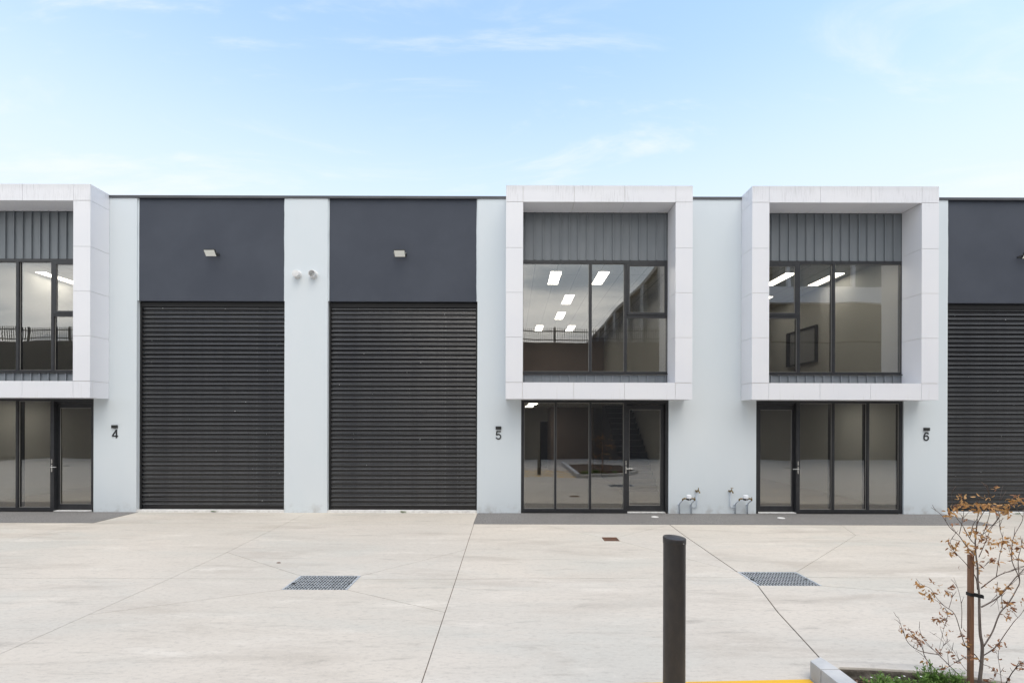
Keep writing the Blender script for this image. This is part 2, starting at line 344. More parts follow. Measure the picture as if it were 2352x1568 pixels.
# ------------------------------------------------------------------ ground
tag(MB().box(-300, 300, -300, 300, -0.5, -0.06).build('ground', 'earth_base'), kind='structure')
paving = tag(link('concrete_paving', None), kind='structure')
XL, XR, YB = -26.0, 26.0, -16.0
STRIP_D = -1.2
strips = [(-14.2, -8.58), (-0.785, 9.95)]
G1 = (-2.87, -2.05, -5.12, -4.57); G2 = (3.17, 4.0, -4.92, -4.35); GR = (1.64, 1.91, -2.59, -2.31)
# planter kerb, inner and outer edge
inn = [(2.60, -12.6), (2.60, -7.30), (2.66, -7.25), (2.92, -7.27), (3.34, -7.32), (3.60, -7.40), (3.86, -7.50), (4.3, -7.72), (4.75, -8.1), (5.05, -8.6), (5.2, -9.3), (5.2, -12.6)]
outr = [(2.45, -12.75), (2.45, -7.20), (2.58, -7.13), (2.93, -7.14), (3.37, -7.19), (3.65, -7.27), (3.92, -7.375), (4.38, -7.60), (4.86, -8.01), (5.18, -8.54), (5.34, -9.28), (5.34, -12.75)]
verts, edges = [], []
def line(*pts, close=False):
    b = len(verts)
    verts.extend(Vector((p[0], p[1])) for p in pts)
    for i in range(len(pts) - 1): edges.append((b + i, b + i + 1))
    if close: edges.append((b + len(pts) - 1, b))
def rect(x0, x1, y0, y1): line((x0, y0), (x1, y0), (x1, y1), (x0, y1), close=True)
rect(XL, XR, YB, 0.0)
for a, b in strips: rect(a, b, STRIP_D, 0.0)
for g in (G1, G2, GR): rect(*g)
line(*outr, close=True)
YJ = -4.70
JX1, JX3 = -0.775, -4.55
line((JX1, STRIP_D), (-0.74, YJ), (-0.715, -8.0), (-0.69, YB))                 # construction joint, middle
line((-4.70, 0.0), (JX3, -3.4), (JX3, YJ), (-4.60, -6.8), (-4.62, YB))
line((-8.58, STRIP_D), (JX1, STRIP_D))
line((XL, YJ + 0.02), (JX3, YJ), (G1[0], YJ - 0.0)); line((G1[1], YJ), (-0.74, YJ), (G2[0], -4.58)); line((G2[1], -4.58), (XR, -4.55))
line((JX3, -3.4), (G1[0], G1[3])); line((G1[1], G1[3]), (-0.755, -3.2)); line((G1[1], G1[2]), (-0.727, -5.83)); line((G1[0], G1[2]), (-4.6, -5.93))
line((0.60, STRIP_D), (GR[0], GR[3])); line((GR[0], GR[2]), (0.49, -4.655)); line((GR[1], GR[3]), (3.24, STRIP_D)); line((GR[1], GR[2]), (G2[0], G2[3]))
line((3.24, STRIP_D), (3.2, -2.2), (G2[0], G2[3])); line((G2[0], G2[2]), (2.95, -5.8), (2.70, -7.135))          # construction joint, right
line((G2[1], G2[3]), (6.42, -2.1), (6.75, STRIP_D)); line((6.42, -2.1), (8.3, -3.2), (11.0, -4.57))
line((G2[1], G2[2]), (6.4, -5.55), (9.0, -6.3), (XR, -10)); line((-8.6, STRIP_D), (-8.75, -2.2), (-8.9, -4.69))
line((-8.9, -4.69), (-9.0, YB)); line((9.9, STRIP_D), (10.0, -4.56)); line((10.0, -4.56), (10.3, -6.7))
CDT = geometry.delaunay_2d_cdt(verts, edges, [], 0, 1e-4)
cv, ce, cf, _, oe, _ = CDT
con = set()
for e, o in zip(ce, oe):
    if o: con.add(frozenset(e))
adj = {}
for fi, f in enumerate(cf):
    for i in range(3): adj.setdefault(frozenset((f[i], f[(i + 1) % 3])), []).append(fi)
reg = [-1] * len(cf); nreg = 0
for s0 in range(len(cf)):
    if reg[s0] >= 0: continue
    stack = [s0]; reg[s0] = nreg
    while stack:
        f = stack.pop()
        for i in range(3):
            e = frozenset((cf[f][i], cf[f][(i + 1) % 3]))
            if e in con: continue
            for g in adj[e]:
                if reg[g] < 0: reg[g] = nreg; stack.append(g)
    nreg += 1
def inpoly(p, poly):
    c = False
    for i in range(len(poly)):
        a, b = poly[i], poly[i - 1]
        if (a[1] > p[1]) != (b[1] > p[1]) and p[0] < (b[0] - a[0]) * (p[1] - a[1]) / (b[1] - a[1]) + a[0]: c = not c
    return c
def inrect(p, r): return r[0] < p[0] < r[1] and r[2] < p[1] < r[3]
for r_ in range(nreg):
    tris = [cf[i] for i in range(len(cf)) if reg[i] == r_]
    area = sum(abs((cv[t[1]] - cv[t[0]]).cross(cv[t[2]] - cv[t[0]])) / 2 for t in tris)
    t = max(tris, key=lambda t: abs((cv[t[1]] - cv[t[0]]).cross(cv[t[2]] - cv[t[0]])))
    c = (cv[t[0]] + cv[t[1]] + cv[t[2]]) / 3
    if any(inrect(c, g) for g in (G1, G2, GR)) or any(inrect(c, (a, b, STRIP_D, 0)) for a, b in strips) or inpoly(c, outr) or area < 0.01: continue
    bm = bmesh.new(); vm = {}
    for t in tris:
        for i in t:
            if i not in vm: vm[i] = bm.verts.new((cv[i].x, cv[i].y, 0))
        try: bm.faces.new([vm[i] for i in t])
        except ValueError: pass
    bmesh.ops.recalc_face_normals(bm, faces=bm.faces); bm.normal_update()
    rim = bmesh.ops.inset_region(bm, faces=bm.faces[:], thickness=0.0032, use_even_offset=True, use_boundary=True)['faces']
    bmesh.ops.delete(bm, geom=rim, context='FACES')
    be = [e for e in bm.edges if len(e.link_faces) == 1]
    ex = bmesh.ops.extrude_edge_only(bm, edges=be)['geom']
    for v in ex:
        if isinstance(v, bmesh.types.BMVert): v.co.z = -0.058
    bmesh.ops.recalc_face_normals(bm, faces=bm.faces)
    me = bpy.data.meshes.new('slab'); bm.to_mesh(me); bm.free(); me.materials.append(MATS['concrete'])
    link('slab', me, paving)
# sealed construction joints sitting in two of the joint lines
def ribbon(pts, w, z0, z1):
    mb = MB(); P = [Vector(p) for p in pts]; L, Rr = [], []
    for i, p in enumerate(P):
        d = (P[min(i + 1, len(P) - 1)] - P[max(i - 1, 0)]).normalized(); n = Vector((-d.y, d.x)) * w / 2
        L.append(p + n); Rr.append(p - n)
    b = 0
    for a, c in zip(L, Rr): mb.v += [(a.x, a.y, z1), (c.x, c.y, z1), (a.x, a.y, z0), (c.x, c.y, z0)]
    for i in range(len(P) - 1):
        q = 4 * i
        for f in ((0, 1, 5, 4), (2, 0, 4, 6), (1, 3, 7, 5)): mb.face([q + k for k in f])
    mb.face((0, 2, 3, 1)); e = 4 * (len(P) - 1); mb.face((e, e + 1, e + 3, e + 2)); return mb
ribbon([(JX1, STRIP_D), (-0.74, YJ), (-0.715, -8.0), (-0.69, YB)], 0.007, -0.03, 0.0025).build('joint_sealant', 'joint_brown', paving)
ribbon([(3.24, STRIP_D), (3.2, -2.2), (G2[0], G2[3])], 0.010, -0.03, 0.0025).build('joint_sealant', 'joint_brown', paving)
ribbon([(G2[0], G2[2]), (2.95, -5.8), (2.70, -7.135)], 0.010, -0.03, 0.0025).build('joint_sealant', 'joint_brown', paving)
for i, (a, b) in enumerate(strips):
    tag(MB().box(a + 0.004, b - 0.004, STRIP_D + 0.004, -0.002, -0.055, 0.004).build('footpath', 'aggregate'), kind='structure')

# ------------------------------------------------------------------ the building, unit by unit
ZP = 7.22                                           # top of wall panels
def offs(o, seed): return o
def cladding_box(unit, x0, x1, z0, z1, d):
    """projecting white window frame, every cladding sheet its own piece"""
    t = 0.375; g = 0.006; th = 0.012
    root = MB()
    e = th + 0.004
    xi0, xi1, zi0, zi1 = x0 + t, x1 - t, z0 + 0.365, z1 - 0.36
    yf = -d + e
    root.box(x0 + e, xi0 - e, yf, -0.003, z0 + e, z1 - e); root.box(xi1 + e, x1 - e, yf, -0.003, z0 + e, z1 - e)
    root.box(xi0 - e, xi1 + e, yf, -0.003, z0 + e, zi0 - e); root.box(xi0 - e, xi1 + e, yf, -0.003, zi1 + e, z1 - e)
    wb = root.build('window_surround', 'sealant', unit)
    def sheet(a0, a1, b0, b1, c0, c1): MB().box(a0, a1, b0, b1, c0, c1).build('cladding_sheet', 'white_cladding', wb)
    xs = [xi0, xi0 + (xi1 - xi0) * 0.335, xi0 + (xi1 - xi0) * 0.667, xi1]
    zs = [zi0, zi0 + 0.99, zi0 + 1.97, zi0 + 2.95, zi1]
    F0, F1 = -d, -d + th
    for (za, zb) in ((z0, zi0), (zi1, z1)):                      # front, top and bottom bands
        sheet(x0, xi0 - g, F0, F1, za + (g if za == zi1 else 0), zb - (g if zb == zi0 else 0)); sheet(xi1 + g, x1, F0, F1, za + (g if za == zi1 else 0), zb - (g if zb == zi0 else 0))
        for k in range(3): sheet(xs[k] + (0 if k == 0 else g / 2), xs[k + 1] - (0 if k == 2 else g / 2), F0, F1, za, zb)
    for k in range(4):                                           # front columns, outer and inner cheeks
        a, b = zs[k] + g / 2, zs[k + 1] - g / 2
        sheet(x0, xi0, F0, F1, a, b); sheet(xi1, x1, F0, F1, a, b)
        sheet(x0, x0 + th, F1 + 0.001, -0.004, a, b); sheet(x1 - th, x1, F1 + 0.001, -0.004, a, b)
        sheet(xi0 - th, xi0, F1 + 0.001, 0.04, a, b); sheet(xi1, xi1 + th, F1 + 0.001, 0.04, a, b)
    for (a, b) in ((z0, zi0 - g / 2), (zi1 + g / 2, z1)):
        sheet(x0, x0 + th, F1 + 0.001, -0.004, a, b); sheet(x1 - th, x1, F1 + 0.001, -0.004, a, b)
    for k in range(3):
        a, b = xs[k] + g / 2, xs[k + 1] - g / 2
        sheet(a, b, F1 + 0.001, 0.04, zi1, zi1 + th); sheet(a, b, F1 + 0.001, 0.04, zi0 - th, zi0)
        ao = x0 + th + 0.001 if k == 0 else a; bo = x1 - th - 0.001 if k == 2 else b
        sheet(ao, bo, F1 + 0.001, -0.004, z1 - th, z1); sheet(ao, bo, F1 + 0.001, -0.004, z0, z0 + th)
    return xi0, xi1, zi0, zi1

def seam_cladding(unit, x0, x1, z0, z1, y, phase):
    base = MB().box(x0, x1, y + 0.03, y + 0.08, z0, z1).build('seam_cladding', 'seam_metal', unit)
    pitch = 0.201; x = x0 + phase; xs = [x0]
    while x < x1 - 0.02:
        if x > x0 + 0.03: xs.append(x)
        x += pitch
    xs.append(x1)
    for a, b in zip(xs[:-1], xs[1:]):
        mb = MB().box(a + 0.001, b - 0.001, y + 0.012, y + 0.029, z0 + 0.002, z1 - 0.002)
        if a > x0: mb.box(a - 0.012, a + 0.012, y - 0.022, y + 0.011, z0 + 0.004, z1 - 0.002)
        mb.build('sheet', 'seam_metal', base)

def pane(parent, x0, x1, y, z0, z1):
    MB().box(x0, x1, y, y + 0.006, z0, z1).build('pane', 'window_glass', parent)
    g = 0.007
    mb = MB()
    mb.box(x0, x0 + g, y - 0.006, y - 0.001, z0, z1).box(x1 - g, x1, y - 0.006, y - 0.001, z0, z1).box(x0 + g, x1 - g, y - 0.006, y - 0.001, z0, z0 + g).box(x0 + g, x1 - g, y - 0.006, y - 0.001, z1 - g, z1)
    mb.build('gasket', 'gasket', parent)

def upper_window(unit, x0, x1, z0, z1, y, mirror):
    fx = (lambda x: x1 + x0 - x) if mirror else (lambda x: x)
    def B(mb, a, b, c, d, e, f):
        a, b = sorted((fx(a), fx(b))); return mb.box(a, b, c, d, e, f)
    ma, mb_ = x0 + 1.585, x0 + 2.395
    w = 0.032; f = MB(); yb = y + 0.10
    B(f, x0, x1, y, yb, z1 - 0.07, z1); B(f, x0, x1, y, yb, z0, z0 + 0.06)
    zi0, zi1 = z0 + 0.06, z1 - 0.07
    B(f, x0, x0 + 0.03, y + 0.001, yb, zi0, zi1); B(f, x1 - 0.03, x1, y + 0.001, yb, zi0, zi1)
    B(f, ma - w, ma + w, y - 0.002, yb, zi0, zi1); B(f, mb_ - w, mb_ + w, y - 0.002, yb, zi0, zi1)
    zt = zi0 + 1.27
    B(f, mb_ + w, x1 - 0.03, y + 0.002, yb, zt - 0.03, zt + 0.03)
    B(f, x0 - 0.0, x1, y - 0.03, y - 0.001, z0 - 0.012, z0 + 0.012)         # sill drip
    win = f.build('upper_window', 'frame_black', unit)
    s = MB(); ss = 0.055                                            # awning sash
    a0, a1, c0, c1 = mb_ + w + 0.004, x1 - 0.034, zt + 0.034, zi1 - 0.004
    B(s, a0, a1, y - 0.012, y + 0.03, c0, c0 + ss); B(s, a0, a1, y - 0.012, y + 0.03, c1 - ss, c1)
    B(s, a0, a0 + ss, y - 0.011, y + 0.03, c0 + ss, c1 - ss); B(s, a1 - ss, a1, y - 0.011, y + 0.03, c0 + ss, c1 - ss)
    s.build('sash', 'frame_black', win)
    def P(a, b, c, d, yy):
        a, b = sorted((fx(a), fx(b))); pane(win, a, b, yy, c, d)
    P(x0 + 0.03, ma - w, zi0, zi1, y + 0.035); P(ma + w, mb_ - w, zi0, zi1, y + 0.037); P(mb_ + w, x1 - 0.03, zi0, zt - 0.03, y + 0.036)
    P(a0 + ss, a1 - ss, c0 + ss, c1 - ss, y + 0.01)

def shopfront(unit, x0, x1, z1, mirror):
    fx = (lambda x: x1 + x0 - x) if mirror else (lambda x: x)
    def B(mb, a, b, c, d, e, f):
        a, b = sorted((fx(a), fx(b))); return mb.box(a, b, c, d, e, f)
    y, yb = 0.03, 0.15; zb = 0.012
    m1, m2, m3 = x0 + 0.79, x0 + 1.59, x0 + 2.40; w = 0.024
    f = MB()
    B(f, x0, x1, y, yb, z1 - 0.06, z1); B(f, x0, m3 + 0.05, y, yb, zb, zb + 0.085)
    zi0, zi1 = zb + 0.085, z1 - 0.06
    B(f, x0, x0 + 0.065, y + 0.001, yb, zi0, zi1)
    for q in (m1, m2): B(f, q - w, q + w, y - 0.001, 0.195, zi0, zi1)
    B(f, m3 - 0.035, m3 + 0.05, y - 0.002, yb + 0.05, zi0, zi1)
    B(f, x1 - 0.06, x1, y + 0.001, yb + 0.05, zb, zi1)
    B(f, m3 + 0.05, x1 - 0.06, y + 0.05, yb + 0.05, zi1 - 0.045, zi1)
    sh = f.build('shopfront', 'frame_black', unit)
    def P(a, b, c, d, yy):
        a, b = sorted((fx(a), fx(b))); pane(sh, a, b, yy, c, d)
    P(x0 + 0.065, m1 - w, zi0, zi1, 0.075); P(m1 + w, m2 - w, zi0, zi1, 0.077); P(m2 + w, m3 - 0.035, zi0, zi1, 0.076)
    t = MB(); B(t, m3 + 0.05, x1 - 0.06, 0.02, 0.16, 0.006, 0.024); t.build('threshold', 'threshold', unit)
    # door leaf
    a0, a1, c0, c1 = m3 + 0.056, x1 - 0.066, 0.034, zi1 - 0.05
    s = MB(); yd = 0.115; st = 0.085
    B(s, a0, a1, yd, yd + 0.045, c0, c0 + 0.13); B(s, a0, a1, yd, yd + 0.045, c1 - 0.10, c1)
    B(s, a0, a0 + 0.05, yd + 0.0005, yd + 0.045, c0 + 0.13, c1 - 0.10); B(s, a1 - st, a1, yd + 0.0005, yd + 0.045, c0 + 0.13, c1 - 0.10)
    door = s.build('door', 'frame_black', unit)
    aa, bb = sorted((fx(a0 + 0.05), fx(a1 - st))); pane(door, aa, bb, yd + 0.018, c0 + 0.13, c1 - 0.10)
    h = MB()
    hx = fx(m3 + 0.012 + 0.0); sg = -1 if mirror else 1
    zc = 1.03
    B(h, m3 - 0.002, m3 + 0.024, 0.014, 0.0275, zc - 0.11, zc + 0.18)
    h.tube([(hx, 0.014, zc), (hx, -0.028, zc), (hx + sg * 0.012, -0.034, zc), (hx + sg * 0.15, -0.034, zc)], 0.0085, 8)
    h.build('handle', 'steel', door)
    dd = MB(); B(dd, m3 - 0.0, m3 + 0.022, 0.0125, 0.0138, zc + 0.055, zc + 0.08); dd.build('keyhole', 'black_dark', door)

PITCH = 0.1035
slat_prof = [(0.038, 0.0), (0.004, 0.001), (0.0005, 0.006), (-0.002, 0.022), (-0.0025, 0.042), (-0.001, 0.052), (0.002, 0.060), (0.007, 0.064), (0.038, 0.0655), (0.038, 0.0755), (0.008, 0.0765), (0.0045, 0.0785), (0.0045, 0.0815), (0.0075, 0.088), (0.012, 0.0905), (0.038, 0.0915), (0.038, 0.1025)]
def roller_door(unit, x0, x1, z1, yr):
    g = MB()
    g.box(x0 + 0.002, x0 + 0.038, yr - 0.03, yr + 0.06, 0.05, z1).box(x1 - 0.038, x1 - 0.002, yr - 0.03, yr + 0.06, 0.05, z1)
    g.box(x0 + 0.002, x1 - 0.002, yr + 0.065, yr + 0.12, 0.05, z1)
    g.box(x0 + 0.038, x1 - 0.038, yr - 0.02, yr + 0.06, z1 - 0.10, z1 - 0.002)
    rd = g.build('roller_door', 'black_dark', unit)
    mb = MB().extrude_x(slat_prof, 0, x1 - x0 - 0.08)
    me = mb.mesh('slat', ['slat_paint', 'slat_highlight'], True)
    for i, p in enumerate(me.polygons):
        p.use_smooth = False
        if i in (5, 12): p.material_index = 1  # lip facets carry the painted highlight
    n = int((z1 - 0.14) / PITCH); z = 0.105
    for i in range(n):
        o = link('slat', me, rd); o.location = (x0 + 0.04, yr + random.uniform(-0.001, 0.001), z); o.rotation_euler.x = random.uniform(-0.005, 0.005); z += PITCH
    MB().box(x0 + 0.04, x1 - 0.04, yr - 0.004, yr + 0.03, 0.052, 0.103).build('bottom_bar', 'slat_paint', rd)
    MB().box(x0 + 0.001, x1 - 0.001, -0.004, yr + 0.12, -0.05, 0.048).build('door_sill', 'threshold', unit)
    # paint chips and scuffs on the slats
    mb = MB()
    for _ in range(16):
        k = random.randint(0, n - 1); xx = random.uniform(x0 + 0.15, x1 - 0.15); zz = 0.105 + k * PITCH + random.uniform(0.02, 0.055); w = random.choice((0.004, 0.006, 0.02)); h = random.uniform(0.003, 0.008)
        mb.box(xx, xx + w, yr - 0.0065, yr - 0.002, zz, zz + h)
    mb.build('paint_chips', 'scratch_white', rd)['kind'] = 'stuff'

def wall(unit, x0, x1, z0=-0.05, z1=ZP, y0=0.0, y1=0.15, mat='pale_wall'):
    return MB().box(x0, x1, y0, y1, z0, z1).build('wall_panel', mat, unit)
def bead(unit, x0, x1, z0, z1):
    """hand-gunned caulk between wall panel and dark panel"""
    mb = MB(); n = 26; w = 0
    for i in range(n + 1):
        z = z0 + (z1 - z0) * i / n; w = 0.7 * w + random.uniform(-0.003, 0.003); mb.v += [(x0 + w * (x0 > -99), 0.045, z), (x0 + w, 0.026, z), (x1 - w * 0.6, 0.026, z), (x1 - w * 0.6, 0.045, z)]
    for i in range(n):
        q = 4 * i
        for k in range(3): mb.face((q + k, q + k + 1, q + k + 5, q + k + 4))
    mb.build('caulk', 'pale_wall', unit)
def dark_panel(unit, x0, x1):
    MB().box(x0 + 0.028, x1 - 0.028, 0.035, 0.24, 4.86, ZP).build('dark_panel', 'dark_wall', unit)
    bead(unit, x0 - 0.001, x0 + 0.027, 4.86, ZP); bead(unit, x1 - 0.027, x1 + 0.001, 4.86, ZP)
def capping(unit, x0, x1):
    MB().box(x0 + 0.001, x1 - 0.001, -0.018, 0.30, ZP + 0.001, ZP + 0.045).box(x0 + 0.001, x1 - 0.001, -0.018, -0.006, ZP - 0.012, ZP + 0.001).build('parapet_capping', 'capping', unit)
def room(unit, x0, x1, y0, y1, z0, z1, back='room_wall', fl='room_floor'):
    MB().box(x0, x1, y0, y1, z0 - 0.12, z0).build('room_floor', fl, unit)
    MB().box(x0, x1, y0, y1, z1, z1 + 0.1).build('room_ceiling', 'room_ceiling', unit)
    MB().box(x0, x1, y1 + 0.001, y1 + 0.1, z0 - 0.1, z1 + 0.1).build('room_wall', back, unit)
    MB().box(x0 - 0.1, x0 - 0.001, y0, y1 + 0.1, z0 - 0.1, z1 + 0.1).build('room_wall', 'room_wall', unit)
    MB().box(x1 + 0.001, x1 + 0.1, y0, y1 + 0.1, z0 - 0.1, z1 + 0.1).build('room_wall', 'room_wall', unit)

UN = 'row of attached warehouse units'
u4 = thing('warehouse_unit', 'pale grey warehouse unit numbered 4, on the left of the row', 'building', UN, (-9.2, 0, 0))
u5 = thing('warehouse_unit', 'pale grey warehouse unit numbered 5, in the middle of the row', 'building', UN, (0.7, 0, 0))
u6 = thing('warehouse_unit', 'pale grey warehouse unit numbered 6, on the right of the row', 'building', UN, (10, 0, 0))
for u in (u4, u5, u6): u.location = (0, 0, 0)
BD = 0.507
def office(unit, sx0, mirror, back_l, back_u):
    """glazed front with the projecting window frame above; sx0 = left edge of the shopfront opening"""
    sx1 = sx0 + 3.39
    bx0 = sx0 - 0.353; bx1 = sx1 + 0.352
    xi0, xi1, zi0, zi1 = cladding_box(unit, bx0, bx1, 2.598, 7.278, BD)
    y = 0.05
    seam_cladding(unit, sx0 + 0.005, sx1 - 0.005, 5.825, ZP, y, 0.095 if not mirror else 0.16)
    seam_cladding(unit, sx0 + 0.005, sx1 - 0.005, 2.72, 3.185, y, 0.095 if not mirror else 0.16)
    upper_window(unit, sx0 + 0.006, sx1 - 0.006, 3.20, 5.82, y - 0.01, mirror)
    MB().box(sx0 + 0.003, sx1 - 0.003, 0.02, 0.16, 2.605, 2.719).build('spandrel', 'sealant', unit)
    shopfront(unit, sx0 + 0.004, sx1 - 0.004, 2.6, mirror)
    x0, x1 = sx0 - 0.35, sx1 + 0.85
    if mirror: x0, x1 = sx0 - 0.85, sx1 + 0.35
    room(unit, x0, x1, 0.2, 11.0, 0.006, 2.70, back_l)
    room(unit, x0, x1, 0.2, 12.5, 3.05, 6.2, back_u)
# unit 4
wall(u4, -14.3, -13.0); wall(u4, -9.61, -8.625); wall(u4, -5.23, -4.243)
dark_panel(u4, -8.625, -5.23); roller_door(u4, -8.625, -5.23, 4.84, 0.125); capping(u4, -14.3, -4.243)
office(u4, -13.0, False, 'room_wall_brown', 'room_wall_brown')
# unit 5
wall(u5, -0.80, 0.21); wall(u5, 3.60, 5.61)
dark_panel(u5, -4.243, -0.80); roller_door(u5, -4.243, -0.80, 4.84, 0.125); capping(u5, -4.243, 5.61)
office(u5, 0.21, False, 'room_wall', 'room_wall_brown')
# unit 6
wall(u6, 9.0, 10.0); wall(u6, 13.4, 14.5)
dark_panel(u6, 10.0, 13.4); roller_door(u6, 10.0, 13.4, 4.84, 0.125); capping(u6, 5.61, 14.5)
office(u6, 5.61, True, 'room_wall_brown', 'room_wall_brown')
for u, a, b in ((u4, -14.3, -4.245), (u5, -4.242, 5.608), (u6, 5.611, 14.5)):
    MB().box(a, b, 0.302, 24, 6.75, 6.85).build('roof', 'roof_metal', u)
    MB().box(a, b, 23.9, 24, 0, 6.74).build('rear_wall', 'pale_wall', u)
MB().box(-14.3, -14.2, 0.151, 23.89, 0, 6.74).build('side_wall', 'pale_wall', u4)
MB().box(14.4, 14.5, 0.151, 23.89, 0, 6.74).build('side_wall', 'pale_wall', u6)
# inside unit 5: straight dark stair along the right-hand wall, partition with a doorway
st = MB(); ed = MB(); n = 16; ys, ye, zt = 3.5, 7.4, 3.0
for i in range(n):
    ya = ys + (ye - ys) * i / n; za = zt * (i + 1) / n
    st.box(3.45, 4.40, ya, ya + (ye - ys) / n + 0.002, 0.01, min(za, 2.69))
    ed.box(3.47, 4.38, ya - 0.012, ya - 0.001, za - 0.022, za - 0.004) if za < 2.69 else None
sto = st.build('stair', 'stair_dark', u5); ed.build('stair_nosing', 'stair_edge', sto)['kind'] = 'stuff'
MB().box(3.40, 3.449, ys, ye, 0.01, 1.0).build('stair_stringer', 'stair_dark', u5)
MB().box(1.62, 3.39, 9.0, 9.1, 0.008, 2.695).box(1.62, 1.72, 9.101, 10.98, 0.008, 2.695).build('partition', 'room_wall_brown', u5)
MB().box(1.28, 1.615, 10.94, 10.995, 0.01, 2.1).build('inner_doorway', 'black_dark', u5)
# inside unit 6: framed internal window upstairs
f = MB(); Y0, Y1, Z0, Z1, XX = 3.7, 5.3, 3.96, 5.09, 9.344
f.box(XX - 0.08, XX, Y0, Y1, Z0, Z0 + 0.04).box(XX - 0.08, XX, Y0, Y1, Z1 - 0.04, Z1).box(XX - 0.08, XX, Y0, Y0 + 0.05, Z0 + 0.04, Z1 - 0.04).box(XX - 0.08, XX, Y1 - 0.16, Y1, Z0 + 0.04, Z1 - 0.04)
iw = f.build('inner_window', 'frame_black', u6); MB().box(XX - 0.03, XX - 0.02, Y0 + 0.05, Y1 - 0.16, Z0 + 0.04, Z1 - 0.04).build('pane', 'opposite_grey', iw)
# ceiling light panels seen through the glass
def panel(x, y, z, label):
    mb = MB().box(x, x + 0.295, y, y + 1.195, z - 0.012, z - 0.001)
    o = mb.build('ceiling_light', 'light_panel'); tag(o, label, 'light', 'ceiling light panels behind the glass')
    MB().box(x - 0.012, x - 0.001, y, y + 1.195, z - 0.014, z - 0.001).box(x + 0.296, x + 0.307, y, y + 1.195, z - 0.014, z - 0.001).build('light_rim', 'pvc_white', o)
ZU, ZL = 6.2, 2.70
w5 = 'lit ceiling panel behind the upper window of unit 5, '
panel(1.05, 2.13, ZU, w5 + 'top left one'); panel(2.36, 2.13, ZU, w5 + 'top one right of the mullion')
panel(1.71, 4.57, ZU, w5 + 'second row down'); panel(1.70, 7.08, ZU, w5 + 'third row down')
panel(1.03, 9.6, ZU, w5 + 'lowest left one'); panel(2.40, 9.6, ZU, w5 + 'lowest right one')
panel(0.54, 4.8, ZL, 'upper of two small lit panels at top left behind the unit 5 shopfront'); panel(0.53, 7.4, ZL, 'lower of two small lit panels at top left behind the unit 5 shopfront')
panel(-13.2, 2.3, ZU, 'lit ceiling panel behind the upper window of unit 4')
w6 = 'lit ceiling panel behind the upper window of unit 6, '
panel(7.5, 2.2, ZU, w6 + 'left one'); panel(8.83, 2.2, ZU, w6 + 'right one crossing the mullion'); panel(8.2, 4.7, ZU, w6 + 'small left one')

for nm, xa, xb in (('the left unit', -12.6, -10.6), ('the middle unit', 0.9, 2.6), ('the right unit', 6.3, 8.2)):  # unseen panels added to brighten the rooms, out of the camera's view
    if 'middle' not in nm: panel(xa, 1.3, ZL, 'unseen ceiling panel added to brighten %s downstairs near the glass, left one' % nm)
    panel(xb, 1.3, ZL, 'unseen ceiling panel added to brighten %s downstairs near the glass, right one' % nm)
    if 'left' in nm: continue
    panel(xa, 0.24, ZU, 'unseen ceiling panel added to brighten %s upstairs near the glass, left one' % nm); panel(xb, 0.24, ZU, 'unseen ceiling panel added to brighten %s upstairs near the glass, right one' % nm)
panel(6.9, 6.0, ZL, 'unseen ceiling panel added to brighten the right unit deep inside downstairs'); panel(-11.4, 6.0, ZL, 'unseen ceiling panel added to brighten the left unit deep inside downstairs')  # two more added panels, hidden from the camera behind the piers
